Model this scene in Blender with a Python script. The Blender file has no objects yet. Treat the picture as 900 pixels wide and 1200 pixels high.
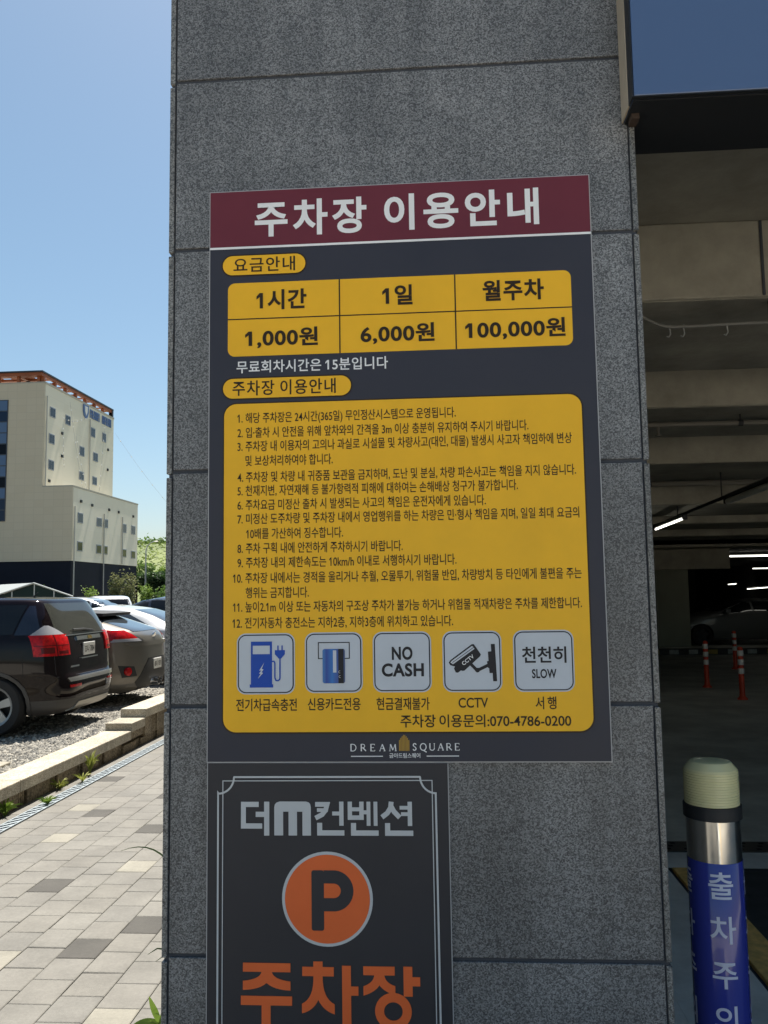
import bpy, bmesh, math, random
import numpy as np
from mathutils import Vector, Matrix
R = math.radians
random.seed(7)
rng = np.random.default_rng(7)
sc = bpy.context.scene
COL = sc.collection

# ------------------------------------------------------------------ camera
YAW, PITCH, ROLL = 0.0681039, 0.0961457, -0.0147993
def camera():
    F = Vector((-math.sin(YAW)*math.cos(PITCH), math.cos(YAW)*math.cos(PITCH), math.sin(PITCH)))
    R0 = Vector((math.cos(YAW), math.sin(YAW), 0)); U0 = R0.cross(F)
    X = R0*math.cos(ROLL)+U0*math.sin(ROLL); U = -R0*math.sin(ROLL)+U0*math.cos(ROLL)
    cd = bpy.data.cameras.new('camera'); cd.sensor_fit = 'VERTICAL'; cd.sensor_height = 36; cd.sensor_width = 27
    cd.lens = 983.07/1200*36; cd.clip_start = 0.05; cd.clip_end = 3000
    o = bpy.data.objects.new('camera', cd); COL.objects.link(o)
    m = Matrix((X, U, -F)).transposed().to_4x4(); m.translation = Vector((0, 0, 1.7)); o.matrix_world = m
    sc.camera = o
camera()

# ------------------------------------------------------------------ sky, sun, exposure
SUN_EL, SUN_AZ = 66.0, 3.0           # the sun stands high behind the pillar, a little to the right
w = bpy.data.worlds.new('World'); sc.world = w; w.use_nodes = True
nt = w.node_tree; bg = nt.nodes['Background']
sky = nt.nodes.new('ShaderNodeTexSky'); sky.sky_type = 'NISHITA'; sky.sun_disc = False
sky.sun_elevation = R(SUN_EL); sky.sun_rotation = R(SUN_AZ); sky.altitude = 50
sky.air_density = 1.0; sky.dust_density = 1.2; sky.ozone_density = 1.6
hs = nt.nodes.new('ShaderNodeHueSaturation'); hs.inputs['Saturation'].default_value = 1.05; hs.inputs['Hue'].default_value = .485
nt.links.new(sky.outputs[0], hs.inputs['Color']); nt.links.new(hs.outputs[0], bg.inputs[0]); bg.inputs[1].default_value = 0.058
sl = bpy.data.lights.new('sun', 'SUN'); sl.energy = 4.6; sl.angle = R(0.53); sl.color = (1, .95, .87)
so = bpy.data.objects.new('sun', sl); COL.objects.link(so)
sd = Vector((math.sin(R(SUN_AZ))*math.cos(R(SUN_EL)), math.cos(R(SUN_AZ))*math.cos(R(SUN_EL)), math.sin(R(SUN_EL))))
so.rotation_euler = sd.to_track_quat('Z', 'Y').to_euler(); so.location = (0, 0, 30)
vs = sc.view_settings
sc.display_settings.display_device = 'sRGB'
vs.view_transform = 'Standard'; vs.look = 'None'; vs.gamma = 1; vs.use_curve_mapping = False
vs.exposure = 1.2
cy = sc.cycles
cy.max_bounces = 8; cy.diffuse_bounces = 5; cy.glossy_bounces = 4; cy.transmission_bounces = 6; cy.transparent_max_bounces = 8
cy.caustics_reflective = False; cy.caustics_refractive = False; cy.sample_clamp_indirect = 6
cy.use_denoising = True

# ------------------------------------------------------------------ object helpers
def wloc(o):
    v = Vector((0, 0, 0))
    while o is not None:
        v = v + o.location; o = o.parent
    return v
def tag(o, label=None, cat=None, group=None, kind=None):
    if label: o['label'] = label
    if cat: o['category'] = cat
    if group: o['group'] = group
    if kind: o['kind'] = kind
    return o
def thing(name, label, cat, loc=(0, 0, 0), group=None):
    o = bpy.data.objects.new(name, None); COL.objects.link(o); o.location = loc; o.empty_display_size = .2
    return tag(o, label, cat, group)

class MB:
    """collects shapes in world (or thing-local) coordinates, builds ONE mesh object"""
    def __init__(s): s.v = []; s.f = []; s.m = []; s.mi = 0
    def add(s, vs, fs):
        b = len(s.v); s.v += [tuple(map(float, p)) for p in vs]
        for f in fs: s.f.append([b+i for i in f]); s.m.append(s.mi)
        return s
    def box(s, x0, y0, z0, x1, y1, z1):
        if x0 > x1: x0, x1 = x1, x0
        if y0 > y1: y0, y1 = y1, y0
        if z0 > z1: z0, z1 = z1, z0
        return s.add([(x0,y0,z0),(x1,y0,z0),(x1,y1,z0),(x0,y1,z0),(x0,y0,z1),(x1,y0,z1),(x1,y1,z1),(x0,y1,z1)],
                     [(3,2,1,0),(4,5,6,7),(0,1,5,4),(1,2,6,5),(2,3,7,6),(3,0,4,7)])
    def hexa(s, p):     # eight corners: bottom ring then top ring
        return s.add(p, [(3,2,1,0),(4,5,6,7),(0,1,5,4),(1,2,6,5),(2,3,7,6),(3,0,4,7)])
    def prism(s, pts, a, b, axis='y'):
        """closed outline of 2D points extruded from a to b along an axis"""
        n = len(pts)
        mk = {'y': lambda p, t: (p[0], t, p[1]), 'z': lambda p, t: (p[0], p[1], t), 'x': lambda p, t: (t, p[0], p[1])}[axis]
        vs = [mk(p, a) for p in pts]+[mk(p, b) for p in pts]
        return s.add(vs, [list(range(n))[::-1], list(range(n, 2*n))]+[(i, (i+1) % n, n+(i+1) % n, n+i) for i in range(n)])
    def flat(s, pts, y):            # a filled outline on a plane facing the street (-y)
        n = len(pts); return s.add([(p[0], y, p[1]) for p in pts], [list(range(n))])
    def strip(s, pts, wd, y, closed=False):   # a printed line of width wd along 2D points
        P = [Vector(p) for p in pts]; n = len(P); L = []; Rr = []
        for i in range(n):
            a = P[(i-1) % n] if (closed or i > 0) else P[i]; b = P[(i+1) % n] if (closed or i < n-1) else P[i]
            t1 = (P[i]-a); t2 = (b-P[i])
            t1 = t1.normalized() if t1.length > 1e-9 else t2.normalized(); t2 = t2.normalized() if t2.length > 1e-9 else t1
            t = (t1+t2).normalized() if (t1+t2).length > 1e-6 else t1
            nn = Vector((-t.y, t.x)); c = max(.35, nn.dot(Vector((-t1.y, t1.x))))
            L.append(P[i]+nn*(wd/2/c)); Rr.append(P[i]-nn*(wd/2/c))
        vs = [(p.x, y, p.y) for p in L]+[(p.x, y, p.y) for p in Rr]
        m = n if closed else n-1
        return s.add(vs, [(i, (i+1) % n, n+(i+1) % n, n+i) for i in range(m)])
    def cyl(s, p0, p1, r0, r1=None, n=12, caps=True):
        r1 = r0 if r1 is None else r1; p0 = Vector(p0); p1 = Vector(p1); d = (p1-p0).normalized()
        a = d.orthogonal().normalized(); b = d.cross(a)
        vs = [p0+(a*math.cos(2*math.pi*i/n)+b*math.sin(2*math.pi*i/n))*r0 for i in range(n)]
        vs += [p1+(a*math.cos(2*math.pi*i/n)+b*math.sin(2*math.pi*i/n))*r1 for i in range(n)]
        fs = [(i, (i+1) % n, n+(i+1) % n, n+i) for i in range(n)]
        if caps: fs += [list(range(n))[::-1], list(range(n, 2*n))]
        return s.add(vs, fs)
    def tube(s, pts, r, n=8):
        P = [Vector(p) for p in pts]; rr = r if isinstance(r, (list, tuple)) else [r]*len(P); vs = []; a = None
        for i, p in enumerate(P):
            t = (P[min(i+1, len(P)-1)]-P[max(i-1, 0)]).normalized()
            if a is None: a = t.orthogonal().normalized()
            a = (a-t*a.dot(t)); a = a.normalized() if a.length > 1e-6 else t.orthogonal().normalized(); b = t.cross(a)
            vs += [p+(a*math.cos(2*math.pi*k/n)+b*math.sin(2*math.pi*k/n))*rr[i] for k in range(n)]
        fs = [(i*n+k, i*n+(k+1) % n, (i+1)*n+(k+1) % n, (i+1)*n+k) for i in range(len(P)-1) for k in range(n)]
        fs += [list(range(n))[::-1], [(len(P)-1)*n+k for k in range(n)]]
        return s.add(vs, fs)
    def lathe(s, prof, c, n=32, axis='z'):
        vs = []
        for r, h in prof:
            for k in range(n):
                a = 2*math.pi*k/n; u, v = r*math.cos(a), r*math.sin(a)
                vs.append({'z': (c[0]+u, c[1]+v, c[2]+h), 'y': (c[0]+u, c[1]+h, c[2]+v)}[axis])
        fs = [(i*n+k, i*n+(k+1) % n, (i+1)*n+(k+1) % n, (i+1)*n+k) for i in range(len(prof)-1) for k in range(n)]
        return s.add(vs, fs)
    def build(s, name, mats, parent=None, bevel=0, seg=2, smooth=False, label=None, recalc=True):
        me = bpy.data.meshes.new(name); off = wloc(parent) if parent is not None else Vector((0, 0, 0))
        me.from_pydata([Vector(p)-off for p in s.v], [], s.f)
        for m in (mats if isinstance(mats, (list, tuple)) else [mats]): me.materials.append(m)
        for p, i in zip(me.polygons, s.m): p.material_index = i
        if recalc or bevel:
            bm = bmesh.new(); bm.from_mesh(me)
            if recalc: bmesh.ops.recalc_face_normals(bm, faces=bm.faces)
            if bevel: bmesh.ops.bevel(bm, geom=[e for e in bm.edges if len(e.link_faces) == 2 and e.calc_face_angle(0) > .5],
                                      offset=bevel, segments=seg, affect='EDGES', profile=.5, clamp_overlap=True)
            bm.to_mesh(me); bm.free()
        o = bpy.data.objects.new(name, me); COL.objects.link(o)
        if parent is not None: o.parent = parent
        if smooth: shade(o, smooth if smooth is not True else 40)
        if label: o['label'] = label
        return o
def shade(o, ang=40):
    me = o.data
    for p in me.polygons: p.use_smooth = True
    me.set_sharp_from_angle(angle=R(ang))
def copy_tree(o, parent=None):
    c = o.copy(); COL.objects.link(c)
    if parent is not None: c.parent = parent
    for ch in list(o.children): copy_tree(ch, c)
    return c

# ------------------------------------------------------------------ materials
def node(nt, t, **kw):
    n = nt.nodes.new(t)
    for k, v in kw.items(): setattr(n, k, v)
    return n
def mat(name, col, rough=.6, metal=0.0, var=.0, vscale=6.0, bump=0.0, bscale=60.0, coat=0.0, spec=.5, emit=None, es=1.0, rvar=0.0, trans=0.0, ior=1.45):
    m = bpy.data.materials.new(name); m.use_nodes = True; t = m.node_tree; b = t.nodes['Principled BSDF']
    c = (*col, 1) if len(col) == 3 else col
    b.inputs['Base Color'].default_value = c; b.inputs['Roughness'].default_value = rough; b.inputs['Metallic'].default_value = metal
    b.inputs['Specular IOR Level'].default_value = spec; b.inputs['IOR'].default_value = ior
    b.inputs['Transmission Weight'].default_value = trans
    if coat: b.inputs['Coat Weight'].default_value = coat; b.inputs['Coat Roughness'].default_value = .03
    if emit: b.inputs['Emission Color'].default_value = (*emit, 1); b.inputs['Emission Strength'].default_value = es
    tc = node(t, 'ShaderNodeTexCoord')
    if var or rvar:
        n = node(t, 'ShaderNodeTexNoise'); n.inputs['Scale'].default_value = vscale; n.inputs['Detail'].default_value = 6; n.inputs['Roughness'].default_value = .65
        t.links.new(tc.outputs['Object'], n.inputs['Vector'])
        if var:
            r = node(t, 'ShaderNodeMapRange'); r.inputs[1].default_value = .3; r.inputs[2].default_value = .7
            r.inputs[3].default_value = 1-var; r.inputs[4].default_value = 1+var
            t.links.new(n.outputs[0], r.inputs[0])
            x = node(t, 'ShaderNodeVectorMath', operation='SCALE'); x.inputs[0].default_value = c[:3]
            t.links.new(r.outputs[0], x.inputs['Scale']); t.links.new(x.outputs[0], b.inputs['Base Color'])
        if rvar:
            r2 = node(t, 'ShaderNodeMapRange'); r2.inputs[1].default_value = .3; r2.inputs[2].default_value = .7
            r2.inputs[3].default_value = max(0, rough-rvar); r2.inputs[4].default_value = min(1, rough+rvar)
            t.links.new(n.outputs[0], r2.inputs[0]); t.links.new(r2.outputs[0], b.inputs['Roughness'])
    if bump:
        n2 = node(t, 'ShaderNodeTexNoise'); n2.inputs['Scale'].default_value = bscale; n2.inputs['Detail'].default_value = 4
        bp = node(t, 'ShaderNodeBump'); bp.inputs['Strength'].default_value = bump; bp.inputs['Distance'].default_value = .01
        t.links.new(tc.outputs['Object'], n2.inputs['Vector']); t.links.new(n2.outputs[0], bp.inputs['Height']); t.links.new(bp.outputs[0], b.inputs['Normal'])
    return m
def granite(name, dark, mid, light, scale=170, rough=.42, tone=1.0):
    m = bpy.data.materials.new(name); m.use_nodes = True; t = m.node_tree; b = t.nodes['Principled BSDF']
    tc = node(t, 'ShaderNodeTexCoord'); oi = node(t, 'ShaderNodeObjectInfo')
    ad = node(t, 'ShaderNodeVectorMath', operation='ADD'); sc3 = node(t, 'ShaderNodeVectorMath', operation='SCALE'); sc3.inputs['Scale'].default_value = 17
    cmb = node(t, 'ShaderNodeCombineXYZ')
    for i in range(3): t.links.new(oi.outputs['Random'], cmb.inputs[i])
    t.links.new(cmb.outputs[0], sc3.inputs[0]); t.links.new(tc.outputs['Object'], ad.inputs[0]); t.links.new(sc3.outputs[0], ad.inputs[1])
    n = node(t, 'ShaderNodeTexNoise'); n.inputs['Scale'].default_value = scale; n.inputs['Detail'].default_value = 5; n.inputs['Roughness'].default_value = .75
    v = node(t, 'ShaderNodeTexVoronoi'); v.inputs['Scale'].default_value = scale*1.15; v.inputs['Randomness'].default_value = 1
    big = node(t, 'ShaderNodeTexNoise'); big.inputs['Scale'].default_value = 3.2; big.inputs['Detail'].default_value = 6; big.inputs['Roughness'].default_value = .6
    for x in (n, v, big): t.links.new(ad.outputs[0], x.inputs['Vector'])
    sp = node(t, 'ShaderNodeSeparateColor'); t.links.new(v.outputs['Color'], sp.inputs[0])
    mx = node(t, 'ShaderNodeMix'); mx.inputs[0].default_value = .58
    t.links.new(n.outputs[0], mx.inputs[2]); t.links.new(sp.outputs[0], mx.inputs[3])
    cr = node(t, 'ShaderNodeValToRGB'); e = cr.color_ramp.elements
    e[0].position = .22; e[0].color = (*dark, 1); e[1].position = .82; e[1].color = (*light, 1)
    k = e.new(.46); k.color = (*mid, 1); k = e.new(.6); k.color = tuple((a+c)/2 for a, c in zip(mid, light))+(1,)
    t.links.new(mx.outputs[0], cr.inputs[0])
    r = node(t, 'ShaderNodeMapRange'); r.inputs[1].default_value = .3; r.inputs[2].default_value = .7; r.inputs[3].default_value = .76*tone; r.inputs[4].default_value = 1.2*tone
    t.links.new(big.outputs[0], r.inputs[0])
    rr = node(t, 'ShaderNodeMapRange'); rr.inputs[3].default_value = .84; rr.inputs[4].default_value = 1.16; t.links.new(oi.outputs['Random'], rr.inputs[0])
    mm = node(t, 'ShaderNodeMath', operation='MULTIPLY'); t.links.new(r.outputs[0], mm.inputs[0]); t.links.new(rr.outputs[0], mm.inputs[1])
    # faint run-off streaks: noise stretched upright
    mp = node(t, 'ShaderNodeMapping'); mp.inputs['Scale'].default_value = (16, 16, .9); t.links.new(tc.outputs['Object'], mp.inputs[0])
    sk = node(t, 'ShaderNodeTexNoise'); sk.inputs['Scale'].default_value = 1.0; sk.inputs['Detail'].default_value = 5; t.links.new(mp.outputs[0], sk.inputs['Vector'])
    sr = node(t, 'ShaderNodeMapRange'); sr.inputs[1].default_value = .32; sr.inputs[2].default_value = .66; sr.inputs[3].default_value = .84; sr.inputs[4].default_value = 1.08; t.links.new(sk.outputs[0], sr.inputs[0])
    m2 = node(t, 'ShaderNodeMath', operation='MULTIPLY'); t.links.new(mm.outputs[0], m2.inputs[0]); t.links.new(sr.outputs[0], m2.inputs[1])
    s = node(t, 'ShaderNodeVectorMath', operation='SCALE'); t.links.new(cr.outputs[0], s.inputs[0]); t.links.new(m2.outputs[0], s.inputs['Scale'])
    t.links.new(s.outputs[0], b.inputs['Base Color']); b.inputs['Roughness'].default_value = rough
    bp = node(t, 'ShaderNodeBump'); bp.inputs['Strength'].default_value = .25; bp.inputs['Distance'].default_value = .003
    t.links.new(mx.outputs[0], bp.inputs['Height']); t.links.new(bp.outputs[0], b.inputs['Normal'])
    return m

M = {}
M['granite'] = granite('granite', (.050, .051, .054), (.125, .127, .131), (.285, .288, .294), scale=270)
M['granite_side'] = granite('granite_side', (.05, .05, .05), (.14, .14, .138), (.30, .30, .29), scale=260)
M['joint'] = mat('joint_sealant', (.050, .056, .070), .8)
M['concrete_floor'] = mat('concrete_floor', (.68, .69, .66), .75, var=.25, vscale=2.4, bump=.15, bscale=90, rvar=.12)
M['garage_floor'] = mat('garage_floor', (.55, .56, .51), .6, var=.4, vscale=1.3, rvar=.18, bump=.08, bscale=60)
M['garage_concrete'] = mat('garage_concrete', (.34, .32, .265), .85, var=.26, vscale=2.0, bump=.35, bscale=45)
M['garage_soffit'] = mat('garage_soffit', (.30, .285, .24), .9, var=.32, vscale=1.6, bump=.4, bscale=30)
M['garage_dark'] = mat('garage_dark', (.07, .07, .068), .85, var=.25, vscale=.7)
M['column_paint'] = mat('column_paint', (.30, .31, .24), .6, var=.08, vscale=1.5)
M['fascia'] = mat('fascia_panel', (.075, .125, .25), .22, metal=.0, rvar=.05, vscale=1.2, coat=.4, spec=.6)
M['fascia_edge'] = mat('fascia_edge', (.40, .34, .26), .5, var=.12, vscale=8)
M['dark_metal'] = mat('dark_metal', (.022, .024, .028), .5, metal=.3)
M['grey_metal'] = mat('grey_metal', (.35, .36, .36), .45, metal=.6, var=.08)
M['galv'] = mat('galvanised', (.28, .32, .34), .55, metal=.2, var=.2, vscale=20)
M['asphalt'] = mat('asphalt', (.045, .047, .05), .9, var=.25, vscale=8, bump=.6, bscale=160)
M['yellow_paint'] = mat('yellow_paint', (.85, .54, .18), .7, var=.3, vscale=14)
M['white_paint'] = mat('white_paint', (.7, .7, .66), .6, var=.08)
M['stone_cap'] = granite('stone_cap', (.20, .165, .115), (.36, .31, .23), (.46, .41, .32), scale=120, rough=.7)
M['stone_block'] = granite('stone_block', (.10, .075, .045), (.22, .165, .10), (.33, .26, .17), scale=60, rough=.8)
M['gravel'] = mat('gravel_bed', (.20, .185, .155), .95, var=.45, vscale=38, bump=1.0, bscale=45)
M['soil'] = mat('soil', (.16, .15, .12), .95, var=.25, vscale=.6, bump=.3, bscale=20)
M['tyre'] = mat('tyre_rubber', (.018, .018, .019), .8, bump=.2, bscale=80)
M['glass_dark'] = mat('tinted_glass', (.008, .009, .011), .04, spec=.5)
M['glass_pale'] = mat('pale_glass', (.05, .062, .075), .04, coat=.6, spec=.8)
M['chrome'] = mat('chrome', (.8, .8, .8), .12, metal=1)
M['red_lens'] = mat('red_lens', (.42, .006, .008), .10, spec=.4, var=.5, vscale=22)
M['clear_lens'] = mat('clear_lens', (.34, .34, .36), .1, coat=.5)
M['plastic'] = mat('black_plastic', (.03, .03, .031), .6, bump=.1, bscale=200)
M['plate_white'] = mat('plate_white', (.68, .68, .65), .45)
M['ink_black'] = mat('ink_black', (.018, .017, .017), .5)

# ================================================================== GROUND
def ground():
    b = MB(); b.add([(-600,-300,-.03),(500,-300,-.03),(500,900,-.03),(-600,900,-.03)], [(0,1,2,3)])
    tag(b.build('ground', M['soil']), kind='structure')
    # garage floor, sidewalk slab at the exit, driving lane
    b = MB(); b.add([(-.78,5.73,0),(14,5.73,0),(14,48,0),(-.78,48,0)], [(0,1,2,3)])
    tag(b.build('garage_floor', M['garage_floor']), kind='structure')
    b = MB(); b.box(.93,-6,-.02,1.335,5.42,0); b.box(.6,3.1,-.02,.93,5.42,-.001)
    b.add([(1.53,5.42,.001),(14,5.42,.001),(14,5.73,.001),(1.53,5.73,.001)], [(0,1,2,3)]); b.add([(.6,5.42,.001),(1.53,5.42,.001),(1.53,5.73,.001),(.6,5.73,.001)], [(0,1,2,3)])
    tag(b.build('exit_sidewalk', M['concrete_floor']), kind='structure')
    b = MB(); b.box(1.53,2.2,-.02,14,5.42,-.004)
    tag(b.build('driving_lane', M['asphalt']), kind='structure')
    b = MB(); b.box(1.53,-30,-.02,30,2.2,-.002); b.add([(-30,-40,-.013),(30,-40,-.013),(30,-8,-.013),(-30,-8,-.013)], [(0,1,2,3)]); b.add([(-30,-8,-.013),(-3.9,-8,-.013),(-3.9,1,-.013),(-30,1,-.013)], [(0,1,2,3)])
    tag(b.build('bounce_forecourt', mat('bounce_concrete', (.50,.46,.39), .85, var=.12, vscale=2)), kind='structure')  # unseen pale ground, widened and lightened to bounce sun onto pillar and garage
    b = MB(); b.box(1.335,-6,-.025,1.36,5.42,-.012)
    tag(b.build('gutter_gap', M['joint']), kind='structure')
    b = MB(); b.box(1.362,-6,-.02,1.528,5.418,.006)
    tag(b.build('kerb_line', M['yellow_paint'], bevel=.004), kind='structure')
    b = MB(); b.box(.60,-6,-.02,.925,3.1,-.006)
    tag(b.build('dark_strip', M['asphalt']), kind='structure')  # plain dark strip between the pillar and the sidewalk slab
ground()

def paver_mat(name, col):
    m = mat(name, col, .82, var=.10, vscale=60, bump=.35, bscale=260); t = m.node_tree; b = t.nodes['Principled BSDF']
    # dirt and foot-worn patches that run across the joints
    tc = node(t, 'ShaderNodeTexCoord'); n = node(t, 'ShaderNodeTexNoise'); n.inputs['Scale'].default_value = 3.2; n.inputs['Detail'].default_value = 9; n.inputs['Roughness'].default_value = .72
    t.links.new(tc.outputs['Object'], n.inputs['Vector']); r = node(t, 'ShaderNodeMapRange'); r.inputs[1].default_value = .34; r.inputs[2].default_value = .66; r.inputs[3].default_value = .80; r.inputs[4].default_value = 1.12
    t.links.new(n.outputs[0], r.inputs[0]); src = b.inputs['Base Color'].links[0].from_socket; s = node(t, 'ShaderNodeVectorMath', operation='SCALE')
    t.links.new(src, s.inputs[0]); t.links.new(r.outputs[0], s.inputs['Scale']); t.links.new(s.outputs[0], b.inputs['Base Color'])
    return m
def pavement():
    W, P = .1955, .2225
    frac = [.10,.65,.0,.48,.68,.10,.5,.76,.96,.25,.60]
    dark = [(2,4.14),(5,5.06),(1,4.52),(7,6.55),(4,6.32),(9,7.77),(5,7.26),(6,9.1),(3,8.4),(8,10.4),(0,-.4),(5,2.2),(8,3.1)]
    cream = [(0,3.53),(3,5.38),(7,5.88),(8,6.81),(4,4.1),(2,8.0),(5,11.2),(9,4.4),(1,1.1),(6,2.7)]
    cols = [(.172,.163,.143),(.165,.156,.137),(.178,.169,.148),(.169,.159,.138),(.162,.154,.136),(.175,.165,.144)]
    mats = [paver_mat('paver_grey', c) for c in cols]+[paver_mat('paver_dark', (.070,.065,.056)), paver_mat('paver_cream', (.235,.220,.18))]
    b = MB(); g = .0035
    def tile(x0, x1, y0, y1, mi):
        h = .0005*rng.standard_normal(); t1, t2 = rng.normal(0, .0004, 2); c = .004
        x0 += g/2; x1 -= g/2; y0 += g/2; y1 -= g/2
        zt = [h-t1-t2, h+t1-t2, h+t1+t2, h-t1+t2]
        lo = [(x0,y0,-.018),(x1,y0,-.018),(x1,y1,-.018),(x0,y1,-.018)]
        mid = [(x0,y0,zt[0]-.003),(x1,y0,zt[1]-.003),(x1,y1,zt[2]-.003),(x0,y1,zt[3]-.003)]
        top = [(x0+c,y0+c,zt[0]),(x1-c,y0+c,zt[1]),(x1-c,y1-c,zt[2]),(x0+c,y1-c,zt[3])]
        b.mi = mi
        fs = [(8,9,10,11)]
        for k in range(4): j = (k+1) % 4; fs += [(k,j,4+j,4+k),(4+k,4+j,8+j,8+k)]
        b.add(lo+mid+top, fs)
    base = 4.265
    for k in range(-11, 11):
        x1 = -1.285-k*W; x0 = x1-W
        f = frac[k] if k >= 0 else random.random()
        y = base-(f+40)*P
        while y < 19:
            yc = y+P/2; xm = (x0+x1)/2
            y0, y1 = y, y+P; y += P
            if xm > -.80 and y1 > 2.39: continue
            if x1 > .6 or x0 < -3.25: continue
            mi = int(rng.integers(0, 6))
            if k >= 0 and 2.0 < yc < 12:
                if any(d == k and abs(yc-q) < P*.5 for d, q in dark): mi = 6
                elif any(d == k and abs(yc-q) < P*.5 for d, q in cream): mi = 7
            else:
                r = rng.random(); mi = 6 if r < .05 else 7 if r < .09 else mi
            tile(x0, x1, y0, y1, mi)
    # narrow strip between the drain and the retaining wall, and the first strip by the pillar
    y = -6.0
    while y < 19:
        tile(-3.50, -3.372, y, y+.30, int(rng.integers(0, 6))); y += .30
    o = b.build('pavement', mats, recalc=False); tag(o, kind='structure')
    b = MB(); b.add([(-3.5,-8,-.012),(.6,-8,-.012),(.6,2.41,-.012),(-.79,2.41,-.012),(-.79,19.3,-.012),(-3.5,19.3,-.012)], [(0,1,2,3,4,5)])
    tag(b.build('paving_sand', mat('paving_sand', (.075,.068,.056), .95, var=.3, vscale=30)), kind='structure')
    # slotted drain channel
    d = MB(); d.box(-3.368,-6,-.02,-3.355,19,.001); d.box(-3.272,-6,-.02,-3.259,19,.001)
    root = thing('drain_channel', 'long narrow galvanised drain grate running along the pale paving by the low stone wall', 'drain', (-3.31, 6, 0))
    d.build('frame', M['galv'], root)
    d = MB(); y = -6.0
    while y < 19:
        d.hexa([(-3.354,y,-.012),(-3.354,y+.05,-.012),(-3.273,y+.17,-.012),(-3.273,y+.12,-.012),(-3.354,y,-.001),(-3.354,y+.05,-.001),(-3.273,y+.17,-.001),(-3.273,y+.12,-.001)]); y += .105
    d.build('grate', M['galv'], root)
    d = MB(); d.add([(-3.354,-6,-.011),(-3.273,-6,-.011),(-3.273,19,-.011),(-3.354,19,-.011)], [(0,1,2,3)])
    d.build('channel', M['joint'], root)
pavement()

def gravel():
    # bed of the parking lot, banked up a little against the wall cap
    xs = list(np.linspace(-3.70, -4.7, 14))+[-5.2,-6,-8,-12,-20,-32,-46]; ys = list(np.linspace(3, 16, 60))+list(np.linspace(17, 60, 20))
    def h(x, y):
        s = min(1, max(0, (x+4.55)/.75)); s = s*s*(3-2*s)
        return .10+.095*s+.012*math.sin(3.1*x+1.7*y)*math.cos(2.3*y-x)
    b = MB(); nx = len(xs)
    vs = [(x, y, h(x, y)) for y in ys for x in xs]
    fs = [(j*nx+i, j*nx+i+1, (j+1)*nx+i+1, (j+1)*nx+i) for j in range(len(ys)-1) for i in range(nx-1)]
    b.add(vs, fs); o = b.build('gravel_lot', M['gravel'], smooth=True); tag(o, kind='structure')
    st = MB(); mats = [mat('gravel_stone', c, .85, var=.3, vscale=40) for c in [(.30,.28,.24),(.19,.18,.16),(.42,.39,.33),(.09,.088,.082)]]
    for i in range(11000):
        if i < 8000: y = rng.uniform(6.0, 14); x = -3.72-abs(rng.normal(0, .75))
        else: y = rng.uniform(8, 16); x = rng.uniform(-8.5, -4.2)
        r = rng.uniform(.009, .024); z = h(x, y)+r*.25
        a = rng.uniform(0, 6.28); ca, sa = math.cos(a), math.sin(a); st.mi = int(rng.choice(4, p=[.42,.28,.2,.1]))
        p = []
        for dx, dy, dz in [(1,0,0),(0,1,0),(-1,0,0),(0,-1,0),(.1,.1,.75),(-.1,0,-.6)]:
            k = r*rng.uniform(.7, 1.35); X, Y = (dx*ca-dy*sa), (dx*sa+dy*ca); p.append((x+X*k*1.25, y+Y*k, z+dz*k))
        st.add(p, [(0,1,4),(1,2,4),(2,3,4),(3,0,4),(1,0,5),(2,1,5),(3,2,5),(0,3,5)])
    o = st.build('gravel_stones', mats, recalc=False); tag(o, 'loose grey gravel stones spread under the parked cars', 'gravel', kind='stuff')
    b = MB(); b.box(-4.9,5.2,.05,-3.98,7.62,.212)
    tag(b.build('concrete_apron', mat('apron', (.30,.27,.21), .85, var=.15, vscale=6, bump=.2), bevel=.01), kind='structure')
gravel()

def retaining_wall():
    root = thing('retaining_wall', 'low tan stone wall with stepped caps between the pavement and the gravel lot', 'wall', (-3.55, 8, 0))
    def cap(y0, y1, zt):
        MB().box(-3.74, y0+.003, zt-.10, -3.44, y1-.003, zt).build('cap_stone', M['stone_cap'], root, bevel=.008)
    ys = [1.0, 3.1, 5.2, 6.75, 9.18]
    for a, c in zip(ys, ys[1:]): cap(a, c, .236)
    cap(9.18, 9.62, .316); cap(9.62, 11.9, .412); cap(11.9, 14.2, .412); cap(14.2, 17, .412)
    MB().box(-3.70, 1, -.02, -3.545, 17, .135).build('core', M['stone_block'], root)
    MB().box(-3.70, 9.19, .13, -3.475, 17, .215).box(-3.70, 9.64, .2, -3.475, 17, .311).build('core', M['stone_block'], root)
    y = 1.05
    while y < 16.5:
        L = .36+.06*random.random()
        MB().box(-3.56, y, -.02, -3.497, y+L, .134 if y < 9 else .085).build('block', M['stone_block'], root, bevel=.006)
        r = MB()
        for q in range(4): r.box(-3.56, y+L+.012+q*.032, -.02, -3.515, y+L+.034+q*.032, .132 if y < 9 else .083)
        r.build('ribbed_block', M['stone_block'], root)
        y += L+.15
    y = 9.66
    while y < 16.5:
        MB().box(-3.50, y, .10, -3.458, y+.22, .31).build('block', M['stone_block'], root, bevel=.005)
        r = MB()
        for q in range(5): r.box(-3.50, y+.235+q*.03, .10, -3.47, y+.255+q*.03, .309)
        r.build('ribbed_block', M['stone_block'], root); y += .40
retaining_wall()

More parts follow.
